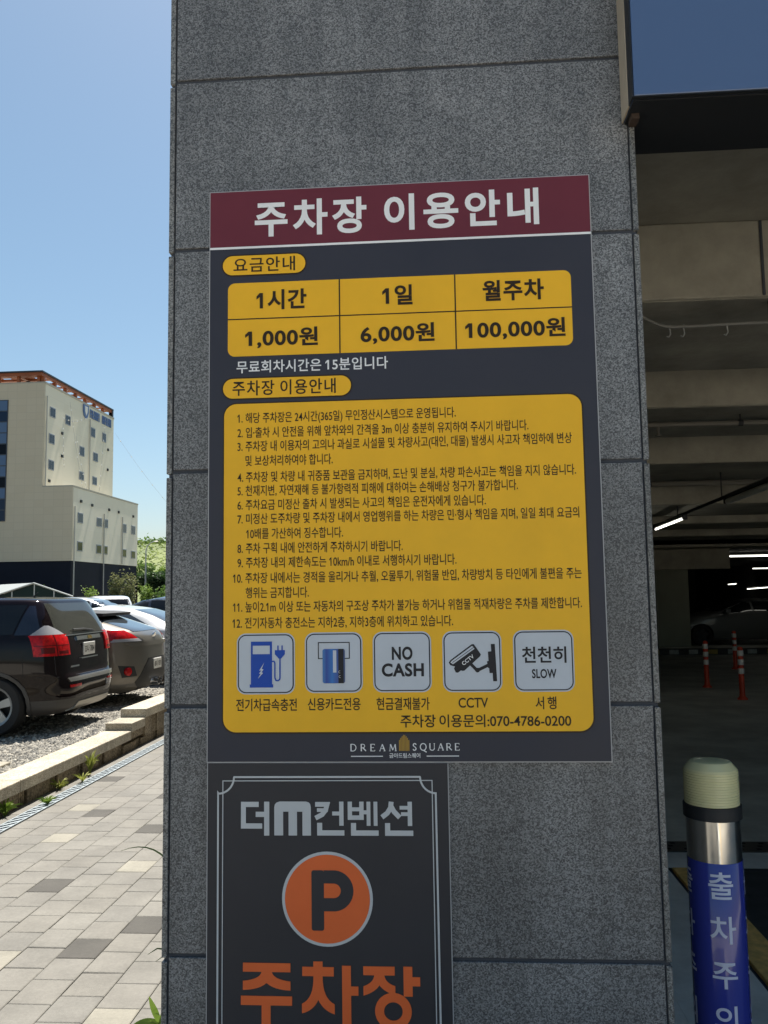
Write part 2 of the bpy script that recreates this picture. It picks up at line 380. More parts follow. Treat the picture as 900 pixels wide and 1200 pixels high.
# ================================================================== PILLAR
PX0, PX1, PY = -.8045, .5925, 2.4
def pillar():
    root = thing('stone_pillar', 'tall speckled grey granite pillar carrying the two dark parking signs', 'pillar', (-.11, 2.75, 0))
    zj = [-.02, .702, 1.385, 2.064, 2.739, 3.277, 3.95, 4.63, 5.31, 6.0, 7.0]; g = .0055
    MB().box(PX0+.006, PY+.007, -.02, PX1-.006, 3.094, 6.99).build('core', M['joint'], root)
    for a, c in zip(zj, zj[1:]):
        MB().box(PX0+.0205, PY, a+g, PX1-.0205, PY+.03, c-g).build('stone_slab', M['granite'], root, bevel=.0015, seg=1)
    for sx, dz in ((-1, -.012), (1, -.004)):
        for a, c in zip(zj, zj[1:]):
            a += dz if a > 0 else 0; c += dz
            x0, x1 = (PX0, PX0+.0155) if sx < 0 else (PX1-.0155, PX1)
            MB().box(x0, PY-.001+random.uniform(-.0006, .0006), a+g, x1, 3.1, c-g).build('side_slab', M['granite_side'], root, bevel=.0015, seg=1)
pillar()

# ================================================================== GARAGE
def garage():
    root = thing('parking_garage', 'dim concrete parking garage behind the granite pillar with deep ceiling beams', 'garage', (6, 20, 0))
    p = lambda b, n, m, **k: b.build(n, M[m] if isinstance(m, str) else m, root, **k)
    f = p(MB().box(.562, 2.262, 3.07, 13.4, 2.57, 4.55), 'fascia', 'fascia', bevel=.003)
    MB().box(.5605, 2.2605, 3.066, 13.4, 2.275, 3.0695).build('fascia_lip', M['dark_metal'], f)
    MB().box(.564, 2.28, 3.064, 13.4, 2.575, 3.0685).build('fascia_underside', M['dark_metal'], f)
    MB().box(.5555, 2.312, 3.067, .5615, 2.398, 4.55).build('edge_trim', M['fascia_edge'], f, bevel=.002)
    MB().box(.557, 2.262, 3.067, .5612, 2.3115, 4.55).build('edge_trim', M['dark_metal'], f, bevel=.002)
    p(MB().box(.572, 2.34, 3.048, .594, 2.385, 3.064), 'bracket', mat('rusty_steel', (.045, .028, .02), .8, var=.4, vscale=40))
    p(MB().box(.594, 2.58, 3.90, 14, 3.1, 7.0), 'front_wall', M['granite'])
    p(MB().box(-.80, 3.1, -.02, -.60, 48, 7.0), 'side_wall', 'garage_concrete')
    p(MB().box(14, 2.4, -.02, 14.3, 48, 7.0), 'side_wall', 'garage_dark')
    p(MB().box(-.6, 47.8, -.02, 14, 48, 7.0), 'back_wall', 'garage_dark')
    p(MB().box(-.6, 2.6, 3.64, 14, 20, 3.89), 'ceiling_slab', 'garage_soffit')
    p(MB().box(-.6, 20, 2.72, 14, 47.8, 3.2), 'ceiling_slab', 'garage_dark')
    p(MB().box(-.6, 3.1, 6.8, 14, 47.8, 7.0), 'roof', 'garage_concrete')
    zb = [3.22, 3.20, 3.11, 2.90, 2.82, 2.76, 2.66]; wd = [1.5, 1.42, 2.2, 2.0, 1.5, 1.5, 1.4]
    for k in range(7):
        D = 4.4+2.6*k
        bm = p(MB().box(-.598, D, zb[k], 13.998, D+wd[k], 3.638), 'ceiling_beam', 'garage_concrete', bevel=.012)
        MB().box(-.597, D+.02, zb[k]-.004, 13.997, D+wd[k]-.02, zb[k]+.002).build('beam_soffit', M['garage_soffit'], bm)
    # shallow mid ribs that show as thin dark lines between the beams
    p(MB().box(-.597, 21.0, 2.17, 7.0, 21.5, 2.718), 'ceiling_beam', 'garage_concrete')
    MBc = MB().box(6.28, 25.4, -.01, 7.24, 26.2, 2.718); p(MBc, 'column', 'column_paint', bevel=.02)
    p(MB().box(11.6, 12.3, -.01, 12.2, 12.9, 2.9), 'column', 'column_paint', bevel=.02)
    p(MB().box(1.708, 4.394, 3.225, 1.722, 4.398, 3.63), 'panel_joint', 'joint')
    p(MB().box(3.10, 4.394, 3.225, 3.114, 4.398, 3.63), 'panel_joint', 'joint')
    return root
garage()

def conduit():
    root = thing('cable_conduit', 'thin grey cable conduit with small hooks slung under the first ceiling beam', 'conduit', (1.5, 4.6, 3.15))
    pts = []
    for i in range(13):
        t = i/12; x = 1.02+.24*t; pts.append((x, 4.45, 3.205-.119*math.sin(t*math.pi/2)))
    pts += [(1.36,4.45,3.087),(1.55,4.45,3.092),(1.75,4.45,3.094),(2.4,4.45,3.095),(4,4.45,3.095)]
    MB().tube(pts, .0085, 8).build('pipe', mat('conduit_grey', (.20,.20,.19), .6), root, smooth=True)
    for x in (1.237, 1.31, 1.535, 1.76):
        MB().tube([(x,4.45,3.10),(x,4.454,3.075),(x+.004,4.456,3.05),(x-.008,4.456,3.032),(x-.018,4.454,3.038)], .004, 6).build('hook', M['grey_metal'], root, smooth=True)
    MB().box(1.755,4.43,3.075,1.785,4.47,3.214).build('junction_box', M['dark_metal'], root, bevel=.003)
conduit()

def floor_grates():
    root = thing('floor_grate', 'dark perforated drain grate across the garage entrance floor behind the bollard', 'drain', (3, 5.85, 0))
    M['grate'] = mat('grate_iron', (.06, .062, .062), .5, metal=.5, var=.2)
    h = MB().box(.6,5.735,-.02,13.9,5.96,.006); h.mi = 1
    x = .62
    while x < 4:
        for q in range(3):
            h.add([(x+q*.028,5.775+q*.062,.0075),(x+.03+q*.028,5.775+q*.062,.0075),(x+.03+q*.028,5.805+q*.062,.0075),(x+q*.028,5.805+q*.062,.0075)], [(0,1,2,3)])
        x += .115
    h.build('grate', [M['grate'], mat('hole_black', (.008,.008,.008), .9)], root)
floor_grates()

# ------------------------------------------------------------------ garage lamps
M['tube_on'] = mat('lit_tube', (.9, .9, .85), .4, emit=(1, .98, .86), es=2.0)
M['tube_dim'] = mat('unlit_tube', (.75, .73, .66), .4)
def tube_lamp(label, p0, p1, lit, r=.022, body=True):
    c = [(a+b)/2 for a, b in zip(p0, p1)]
    root = thing('tube_light', label, 'light', (c[0], c[1], c[2]), 'tube lights under the garage ceiling')
    MB().cyl(p0, p1, r, n=10).build('tube', M['tube_on' if lit else 'tube_dim'], root, smooth=True)
    d = (Vector(p1)-Vector(p0)).normalized()
    q0, q1 = Vector(p0)-d*.04, Vector(p1)+d*.04; up = Vector((0, 0, r+.025))
    MB().tube([q0+up, q1+up], .03, 6).build('housing', M['grey_metal' if lit else 'dark_metal'], root)
    for q in (q0, q1): MB().box(q.x-.03, q.y-.03, q.z-.02, q.x+.03, q.y+.03, q.z+.05).build('end_cap', M['dark_metal'], root)
def lamps():
    # one rail runs inwards under the beams
    def at(y): return 3.176+(y-8.33)*.062, 2.68
    root = thing('lamp_rail', 'long dark rail under the beams joining the lit and unlit tubes', 'rail', (3.5, 11.3, 2.75))
    x0, z = at(7.4); x1, _ = at(14.3)
    MB().cyl((x0,7.4,2.745),(x1,14.3,2.745),.022,n=8).build('rail', M['dark_metal'], root)
    for y in (7.6, 10.0, 12.4): MB().cyl((at(y)[0],y,2.75),(at(y)[0],y,3.05 if y > 9 else 3.2),.008,n=6).build('hanger', M['dark_metal'], root)
    a = at(12.0); c = at(14.1); tube_lamp('lit white tube at the far end of the dark lamp rail', (a[0],12.0,z),(c[0],14.1,z), True, r=.015)
    a = at(7.4); c = at(9.75); tube_lamp('unlit grey tube at the near end of the dark lamp rail', (a[0],7.4,z),(c[0],9.75,z), False, r=.035)
    tube_lamp('longest lit tube, hanging lowest across the middle of the garage', (8.05,24.7,2.60),(10.3,24.6,2.60), True, r=.021)
    tube_lamp('short lit tube at the right, higher than the small far ones', (11.83,33,2.42),(12.45,33,2.42), True, r=.014)
    tube_lamp('small tilted lit tube far back over the roof of the parked car', (12.93,39.2,1.85),(13.22,39,1.875), True, r=.016)
    tube_lamp('lit tube far back at the right, lowest of all the tubes', (11.58,33,1.645),(12.44,33,1.70), True, r=.014)
lamps()

def services():
    # thin service pipes crossing under the deeper beams
    pm = mat('service_pipe', (.16,.15,.13), .6)
    for lab, y, z, r in (('thin dark sprinkler pipe crossing under the second ceiling beam', 7.35, 3.12, .022), ('thicker dark pipe crossing under the third ceiling beam', 10.6, 3.0, .035)):
        root = thing('service_pipe', lab, 'pipe', (6, y, z), 'pipes under the garage ceiling')
        MB().tube([(-.55,y,z),(2.9,y,z),(3.0,y,z),(13.9,y,z)], r, 8).build('pipe', pm, root, smooth=True)
        for x in (.8, 2.6, 4.4, 6.2, 8.0): MB().cyl((x,y,z),(x,y,z+.20),.007,n=6).cyl((x-.02,y,z),(x+.02,y,z),r+.006,n=10).build('clamp', M['dark_metal'], root)
        for x in (1.9, 4.9, 7.9): MB().cyl((x,y,z),(x,y,z-.09),.012,n=8).cyl((x,y,z-.09),(x,y,z-.10),.03,n=10).build('sprinkler', pm, root)
services()

# ================================================================== SIGNS
SY = 2.388                                     # printed face of the sign boards, 12 mm proud of the granite
def ly(k): return SY-.0007*k
def prn(name, col, rough=.42): return mat(name, col, rough, rvar=.08, var=.05, vscale=5, spec=.28)
M['sign_navy'] = prn('sign_navy', (.042,.043,.058)); M['sign_maroon'] = prn('sign_maroon', (.15,.030,.045))
M['sign_gold'] = prn('sign_gold', (.90,.49,.026)); M['sign_white'] = prn('sign_white', (.82,.82,.83))
M['sign_brown'] = prn('sign_brown_ink', (.035,.022,.012)); M['sign_edge'] = mat('sign_edge', (.45,.45,.46), .5)
M['sign_black'] = prn('sign_black_ink', (.02,.02,.025)); M['sign_blue'] = prn('sign_blue', (.015,.075,.42))
M['sign_tile'] = prn('sign_tile', (.56,.60,.66)); M['sign_orange'] = prn('sign_orange', (.78,.155,.045))
M['sign_char'] = prn('sign_charcoal', (.043,.042,.048)); M['sign_silver'] = prn('sign_silver', (.55,.57,.59))
M['gold_leaf'] = prn('gold_leaf', (.45,.27,.05))
_fc = {}
def glyphs(body, off=0.0, sp=1.0, ws=1.0):
    k = (body, off, sp, ws)
    if k in _fc: return _fc[k]
    cu = bpy.data.curves.new('t', 'FONT'); cu.body = body; cu.offset = off; cu.space_character = sp; cu.space_word = ws; cu.resolution_u = 5
    o = bpy.data.objects.new('t', cu); COL.objects.link(o)
    dg = bpy.context.evaluated_depsgraph_get(); dg.update()
    me = bpy.data.meshes.new_from_object(o.evaluated_get(dg))
    v = np.array([q.co[:2] for q in me.vertices]); f = [list(p.vertices) for p in me.polygons]
    bpy.data.objects.remove(o); bpy.data.curves.remove(cu); bpy.data.meshes.remove(me)
    if '1' in body:      # the built-in figure 1 is a bare stick: give it its flag
        extra = []
        for q in f:
            p = v[q]; lo, hi = p.min(0), p.max(0)
            comp = set(q)
            for q2 in f:
                if comp & set(q2): comp |= set(q2)
            if len(comp) == 4 and .05 < hi[0]-lo[0] < .2 and hi[1]-lo[1] > .6 and lo[1] > -.05 and hi[1] < .745: extra.append((lo[0], hi[1], hi[0]-lo[0]))
        done = []
        for x, top, wd in extra:
            if any(abs(x-d) < .03 for d in done): continue
            done.append(x); b0 = len(v); v = np.vstack([v, [[x, top], [x-.155, top-.155], [x-.155, top-.155-wd*1.0], [x, top-wd*1.25]]]); f.append([b0, b0+1, b0+2, b0+3])
    _fc[k] = (v, f); return v, f
def is_hangul(s): return any('\uac00' <= c <= '\ud7a3' for c in s)
def put_text(b, body, x0, x1, zm, h, y, off=.0, sp=1.0, ws=1.0):
    v, f = glyphs(body, off, sp, ws)
    lo, hi = v.min(0), v.max(0)
    if is_hangul(body): zc, zh = .3465, .835+2*off
    else: zc, zh = (lo[1]+hi[1])/2, hi[1]-lo[1]
    X = x0+(v[:,0]-lo[0])/(hi[0]-lo[0])*(x1-x0); Z = zm+(v[:,1]-zc)/zh*h
    b.add([(a, y, c) for a, c in zip(X, Z)], f)
def rrect(x0, z0, x1, z1, r, n=8):
    pts = []
    for cx, cz, a0 in ((x1-r, z0+r, -90), (x1-r, z1-r, 0), (x0+r, z1-r, 90), (x0+r, z0+r, 180)):
        for i in range(n+1):
            a = R(a0+90*i/n); pts.append((cx+r*math.cos(a), cz+r*math.sin(a)))
    return pts
def arc(cx, cz, r, a0, a1, n=16): return [(cx+r*math.cos(R(a0+(a1-a0)*i/n)), cz+r*math.sin(R(a0+(a1-a0)*i/n))) for i in range(n+1)]

def info_sign():
    root = thing('parking_sign', 'large dark blue parking rules and price sign with gold tables under a maroon title', 'sign', (-.111, 2.394, 1.231))
    def P(b, n, m, par=root, **k): return b.build(n, M[m], par, recalc=False, **k)
    x0, x1, z0, z1 = -.6735, .4515, 1.232, 2.909
    MB().box(x0, SY, z0, x1, 2.3995, z1).build('board', M['sign_navy'], root)
    e = MB(); t = .0028
    e.box(x0-t, SY+.001, z0-t, x0, 2.3993, z1+t).box(x1, SY+.001, z0-t, x1+t, 2.3993, z1+t).box(x0, SY+.001, z0-t, x1, 2.3993, z0).box(x0, SY+.001, z1, x1, 2.3993, z1+t)
    e.build('edge_profile', M['sign_edge'], root)
    hb = P(MB().flat([(x0,2.7365),(x1,2.7365),(x1,z1),(x0,z1)], ly(1)), 'title_band', 'sign_maroon')
    P(MB().flat([(x0,2.7300),(x1,2.7300),(x1,2.7368),(x0,2.7368)], ly(2)), 'title_rule', 'sign_white', hb)
    b = MB(); put_text(b, '주차장', -.5380, -.2017, 2.8168, .1035, ly(2), .026, 1.22); P(b, 'title_lettering', 'sign_white', hb); b = MB(); put_text(b, '이용안내', -.1494, .3047, 2.8190, .1035, ly(2), .026, 1.2)
    P(b, 'title_lettering', 'sign_white', hb)
    for (px0, px1, zc, txt, a, c) in ((-.6345,-.3859,2.679,'요금안내',-.602,-.4167), (-.6327,-.2539,2.3045,'주차장 이용안내',-.6041,-.2986)):
        bk = MB().flat(rrect(px0-.004, zc-.0335, px1+.004, zc+.0335, .0334), ly(1))
        q = P(bk, 'heading_badge', 'sign_brown')
        P(MB().flat(rrect(px0, zc-.0295, px1, zc+.0295, .0294), ly(2)), 'badge_face', 'sign_gold', q)
        b = MB(); put_text(b, txt, a, c, zc-.001, .0415, ly(3), .012, 1.12, .7); P(b, 'badge_lettering', 'sign_brown', q)
    tb = P(MB().flat(rrect(-.6188, 2.4012, .3897, 2.6244, .021), ly(1)), 'price_table', 'sign_gold')
    g = MB(); g.strip([(-.6188,2.5138),(.3897,2.5138)], .0035, ly(2))
    for x in (-.285, .0546): g.strip([(x,2.4012),(x,2.6244)], .0038, ly(2.3))
    P(g, 'table_lines', 'sign_brown', tb)
    b = MB()
    for t_, a, c, z, h in [('1시간',-.5325,-.3832,2.5682,.057),('1일',-.1585,-.0698,2.5675,.057),('월주차',.1345,.3112,2.5692,.058),
                           ('1,000원',-.5666,-.3501,2.4535,.053),('6,000원',-.2238,-.0076,2.4535,.053),('100,000원',.0815,.3690,2.4545,.053)]:
        b = MB(); put_text(b, t_, a, c, z, h, ly(3), .028, 1.08); P(b, 'price_lettering', 'sign_brown', tb)
    b = MB(); put_text(b, '무료회차시간은 15분입니다', -.5924, -.1448, 2.3678, .0345, ly(1), .014, 1.05, .7); P(b, 'note_lettering', 'sign_white')
    fb = P(MB().flat(rrect(-.6325, 1.309, .4105, 2.262, .040), ly(1)), 'rules_border', 'sign_brown')
    fld = P(MB().flat(rrect(-.6288, 1.3135, .4066, 2.2582, .037), ly(2)), 'rules_field', 'sign_gold')
    N = [('1. 해당 주차장은 24시간(365일) 무인정산시스템으로 운영됩니다.',-.5891,.0484,2.2146),
     ('2. 입·출차 시 안전을 위해 앞차와의 간격을 3m 이상 충분히 유지하여 주시기 바랍니다.',-.5890,.2543,2.1712),
     ('3. 주차장 내 이용자의 고의나 과실로 시설물 및 차량사고(대인, 대물) 발생시 사고자 책임하에 변상',-.5889,.3758,2.1307),
     ('및 보상처리하여야 합니다.',-.5651,-.3092,2.0878),
     ('4. 주차장 및 차량 내 귀중품 보관을 금지하며, 도난 및 분실, 차량 파손사고는 책임을 지지 않습니다.',-.5887,.3841,2.0401),
     ('5. 천재지변, 자연재해 등 불가항력적 피해에 대하여는 손해배상 청구가 불가합니다.',-.5886,.2197,2.0001),
     ('6. 주차요금 미정산 출차 시 발생되는 사고의 책임은 운전자에게 있습니다.',-.5885,.1279,1.9586),
     ('7. 미정산 도주차량 및 주차장 내에서 영업행위를 하는 차량은 민·형사 책임을 지며, 일일 최대 요금의',-.5885,.3886,1.9181),
     ('10배를 가산하여 징수합니다.',-.5628,-.2815,1.8747),
     ('8. 주차 구획 내에 안전하게 주차하시기 바랍니다.',-.5883,-.1108,1.8329),
     ('9. 주차장 내의 제한속도는 10km/h 이내로 서행하시기 바랍니다.',-.5882,.0408,1.7915),
     ('10. 주차장 내에서는 경적을 울리거나 추월, 오물투기, 위험물 반입, 차량방치 등 타인에게 불편을 주는',-.6013,.3889,1.7473),
     ('행위는 금지합니다.',-.5644,-.3814,1.7049),
     ('11. 높이2.1m 이상 또는 자동차의 구조상 주차가 불가능 하거나 위험물 적재차량은 주차를 제한합니다.',-.6011,.3866,1.6645),
     ('12. 전기자동차 충전소는 지하2층, 지하3층에 위치하고 있습니다.',-.6022,.0274,1.6190)]
    b = MB()
    for t_, a, c, z in N: put_text(b, t_, a, c, z, .0290, ly(3), .010)
    P(b, 'rules_lettering', 'sign_brown', fld)
    b = MB(); put_text(b, '주차장 이용문의:070-4786-0200', -.1253, .3459, 1.3418, .0325, ly(3), .014, 1.0, .7); P(b, 'phone_lettering', 'sign_brown', fld)
    # pictogram tiles
    tiles = [(-.5861,1.4224,-.4258,1.5869),(-.3902,1.4250,-.2329,1.5875),(-.1968,1.4256,-.0391,1.5872),(-.0007,1.4249,.1570,1.5868),(.1961,1.4245,.3562,1.5870)]
    labs = ['blue charging pump pictogram tile','card and slot pictogram tile','no cash tile','camera pictogram tile','slow tile']
    caps = [('전기차급속충전',-.5916,-.4174,1.3885,.032),('신용카드전용',-.3863,-.2366,1.3895,.032),('현금결재불가',-.1917,-.0430,1.3895,.032),('CCTV',.0375,.1195,1.3922,.0275),('서 행',.2498,.3072,1.3895,.032)]
    for i, (a, c0, e_, c1) in enumerate(tiles):
        q = P(MB().flat(rrect(a-.0035, c0-.0035, e_+.0035, c1+.0035, .026), ly(3)), 'icon_tile', 'sign_tile', label=labs[i])
        P(MB().flat(rrect(a, c0, e_, c1, .0235), ly(4)), 'tile_outline', 'sign_black', q)
        P(MB().flat(rrect(a+.0032, c0+.0032, e_-.0032, c1-.0032, .0205), ly(5)), 'tile_face', 'sign_tile', q)
        W, H = e_-a, c1-c0; X = lambda u: a+u*W; Z = lambda v: c1-v*H
        def pl(b, pts, k): b.flat([(X(u), Z(v)) for u, v in pts], ly(k))
        if i == 0:
            b = MB(); pl(b, [(.235,.12),(.615,.12),(.615,.85),(.235,.85)], 6); pl(b, [(.215,.85),(.635,.85),(.635,.905),(.215,.905)], 6.2)
            pl(b, [(.665,.27),(.845,.27),(.845,.34),(.775,.415),(.735,.415),(.665,.34)], 6)
            for u in (.722, .795): pl(b, [(u-.012,.19),(u+.012,.19),(u+.012,.28),(u-.012,.28)], 6.3)
            b.strip([(X(u), Z(v)) for u, v in [(.61,.46),(.65,.46),(.665,.49),(.665,.74),(.685,.785),(.72,.79),(.75,.77),(.757,.74),(.757,.40)]], .0038, ly(6.5))
            P(b, 'pump_symbol', 'sign_blue', q)
            b = MB(); pl(b, [(.27,.19),(.575,.19),(.575,.335),(.27,.335)], 7); pl(b, [(.475,.48),(.385,.615),(.425,.615),(.38,.665),(.41,.67),(.36,.755),(.455,.655),(.425,.645),(.465,.595),(.43,.585)], 7)
            P(b, 'pump_symbol', 'sign_tile', q)
        elif i == 1:
            b = MB(); b.strip([(X(u), Z(v)) for u, v in [(.33,.43),(.225,.43),(.225,.155),(.785,.155),(.785,.43),(.68,.43)]], .0026, ly(6)); P(b, 'card_slot', 'sign_black', q)
            cm = mat('card_print', (.02,.10,.42), .3); t = cm.node_tree; bs = t.nodes['Principled BSDF']; tc = node(t, 'ShaderNodeTexCoord'); sx = node(t, 'ShaderNodeSeparateXYZ'); cr = node(t, 'ShaderNodeValToRGB')
            mr = node(t, 'ShaderNodeMapRange'); mr.inputs[1].default_value = X(.29)+.111; mr.inputs[2].default_value = X(.70)+.111
            t.links.new(tc.outputs['Object'], sx.inputs[0]); t.links.new(sx.outputs[0], mr.inputs[0]); t.links.new(mr.outputs[0], cr.inputs[0]); t.links.new(cr.outputs[0], bs.inputs['Base Color'])
            el = cr.color_ramp.elements; el[0].color = (.05,.22,.5,1); el[1].color = (.05,.09,.22,1); k = el.new(.2); k.color = (.012,.06,.32,1); k = el.new(.45); k.color = (.015,.16,.5,1)
            k = el.new(.62); k.color = (.03,.10,.38,1)
            MB().flat(rrect(X(.30), Z(.855), X(.705), Z(.265), .006), ly(7)).build('bank_card', cm, q, recalc=False)
            b = MB(); pl(b, [(.585,.265),(.68,.265),(.68,.855),(.585,.855)], 8); P(b, 'bank_card', 'sign_black', q)
            b = MB(); pl(b, [(.49,.29),(.55,.29),(.55,.67),(.49,.67)], 8); b2 = P(b, 'bank_card', 'sign_tile', q)
            b = MB(); b.strip(arc(X(.61), Z(.66), .0032, 60, 300, 8), .0012, ly(9)).strip(arc(X(.615), Z(.74), .0032, 60, 300, 8), .0012, ly(9)); P(b, 'card_mark', 'sign_edge', q)
        elif i == 2:
            b = MB(); put_text(b, 'NO', -.1466, -.0882, 1.5303, .0372, ly(6), .034, 1.08); put_text(b, 'CASH', -.1756, -.0571, 1.4841, .0372, ly(6), .034, 1.08); P(b, 'tile_lettering', 'sign_black', q)
        elif i == 3:
            b = MB(); pl(b, [(.085,.515),(.115,.475),(.50,.205),(.535,.205),(.575,.26),(.655,.38),(.645,.41),(.36,.655),(.32,.66),(.30,.65),(.245,.69),(.205,.685),(.175,.615),(.195,.585),(.11,.56)], 6)
            pl(b, [(.835,.205),(.905,.205),(.93,.84),(.86,.84)], 6); pl(b, [(.78,.335),(.84,.33),(.862,.70),(.80,.70)], 6.2); pl(b, [(.76,.50),(.80,.49),(.81,.62),(.775,.61)], 6.3)
            b.strip([(X(u), Z(v)) for u, v in [(.47,.54),(.585,.655),(.78,.565)]], .0085, ly(6.4)); pl(b, [(.545,.66),(.565,.61),(.61,.61),(.635,.64),(.62,.68),(.58,.69)], 6.5)
            P(b, 'camera_symbol', 'sign_black', q)
            b = MB(); pl(b, [(.115,.515),(.14,.485),(.50,.235),(.525,.25),(.545,.285),(.16,.545)], 7); P(b, 'camera_symbol', 'sign_tile', q)
            b = MB(); b.strip([(X(.15), Z(.515)), (X(.53), Z(.26))], .0016, ly(8)); P(b, 'camera_symbol', 'sign_black', q)
            b = MB(); v, f = glyphs('CCTV', .02); lo, hi = v.min(0), v.max(0); s_ = .0385/(hi[0]-lo[0]); an = R(37)
            ctr = (X(.425), Z(.472)); v2 = (v-(lo+hi)/2)*s_*np.array([1, 1.0])
            b.add([(ctr[0]+p_[0]*math.cos(an)-p_[1]*math.sin(an), ly(8), ctr[1]+p_[0]*math.sin(an)+p_[1]*math.cos(an)) for p_ in v2], f); P(b, 'camera_lettering', 'sign_white', q)
        else:
            b = MB(); put_text(b, '천천히', .2163, .3386, 1.521, .042, ly(6), .02, 1.0); put_text(b, 'SLOW', .2424, .3100, 1.4707, .0255, ly(6), .024, 1.04); P(b, 'tile_lettering', 'sign_black', q)
        b = MB(); put_text(b, *caps[i][:4], caps[i][4], ly(3), .013, 1.0, .6); P(b, 'caption_lettering', 'sign_brown', fld)
    # emblem line at the foot: serif capitals drawn stroke by stroke
    lg = MB(); Hh = .0185
    ST = {'D': [('t',0,0,0,1),('c',0,0,.78)], 'R': [('t',0,0,0,1),('p',0,.5,.55),('t',.25,.48,.72,0)], 'E': [('t',0,0,0,1),('n',0,1,.55,1),('n',0,.5,.45,.5),('n',0,0,.58,0),('n',.55,1,.55,.84),('n',.58,0,.58,.17)],
          'A': [('n',0,0,.38,1),('t',.38,1,.76,0),('n',.15,.35,.6,.35)], 'M': [('n',0,0,.1,1),('t',.1,1,.46,.12),('n',.46,.12,.82,1),('t',.82,1,.9,0)],
          'S': [('s',)], 'Q': [('o',),('t',.45,.02,.95,-.28)], 'U': [('t',0,1,0,.3),('u',),('n',.66,.3,.66,1)]}
    WD = {'D':.8,'R':.72,'E':.58,'A':.76,'M':.95,'S':.55,'Q':.9,'U':.68}
    def letters(txt, xa, xb, zc):
        gap = ((xb-xa)-sum(WD[c] for c in txt)*Hh)/(len(txt)-1); x = xa; zb_ = zc-Hh/2
        for c in txt:
            T = lambda u, v: (x+u*Hh, zb_+v*Hh)
            for s in ST[c]:
                k = s[0]
                if k == 't': lg.strip([T(*s[1:3]), T(*s[3:5])], .0031, ly(1))
                elif k == 'n': lg.strip([T(*s[1:3]), T(*s[3:5])], .0016, ly(1.2))
                elif k == 'c': lg.strip([T(0,1)]+[T(.28+.48*math.cos(R(a)), .5+.5*math.sin(R(a))) for a in range(90,-91,-15)]+[T(0,0)], .0022, ly(1.3))
                elif k == 'p': lg.strip([T(0,1)]+[T(.25+.28*math.cos(R(a)), .74+.26*math.sin(R(a))) for a in range(90,-91,-18)]+[T(0,.48)], .002, ly(1.3))
                elif k == 'o': lg.strip([T(.45+.44*math.cos(R(a)), .5+.5*math.sin(R(a))) for a in range(0,360,15)], .0026, ly(1.3), True)
                elif k == 'u': lg.strip([T(.33-.33*math.cos(R(a)), .3-.3*math.sin(R(a))) for a in range(0,181,15)], .0024, ly(1.3))
                elif k == 's': lg.strip([T(.5,.82),T(.42,.96),T(.25,1),T(.08,.9),T(.06,.72),T(.2,.57),T(.36,.46),T(.48,.3),T(.44,.1),T(.28,0),T(.1,.04),T(.03,.2)], .0026, ly(1.3))
            if c in 'DRE': lg.strip([T(-.09,0),T(.14,0)], .0012, ly(1.5)); lg.strip([T(-.09,1),T(.14,1)], .0012, ly(1.5))
            if c in 'AM': lg.strip([T(-.1,0),T(.14,0)], .0012, ly(1.5)); lg.strip([T(WD[c]-.2,0),T(WD[c]+.08,0)], .0012, ly(1.5))
            if c == 'U': lg.strip([T(-.1,1),T(.12,1)], .0012, ly(1.5)); lg.strip([T(.56,1),T(.78,1)], .0012, ly(1.5))
            x += WD[c]*Hh+gap
    letters('DREAM', -.2652, -.1388, 1.2704); letters('SQUARE', -.0920, .0371, 1.2720)
    lg.strip([(-.2655,1.2466),(-.1762,1.2467)], .0026, ly(1)); lg.strip([(-.0541,1.2470),(.0357,1.2471)], .0026, ly(1))
    put_text(lg, '금아드림스퀘어', -.1579, -.0719, 1.2482, .0125, ly(1), .012, .98)
    P(lg, 'emblem_lettering', 'sign_white')
    em = MB(); xs = np.linspace(-.1303, -.1007, 9); hs = [1.292,1.2975,1.302,1.3055,1.3055,1.302,1.2975,1.292]
    for i in range(8): em.flat([(xs[i],1.2612),(xs[i]+.0027,1.2612),(xs[i]+.0027,hs[i]),(xs[i],hs[i]-.002)], ly(1))
    P(em, 'emblem', 'gold_leaf')
info_sign()

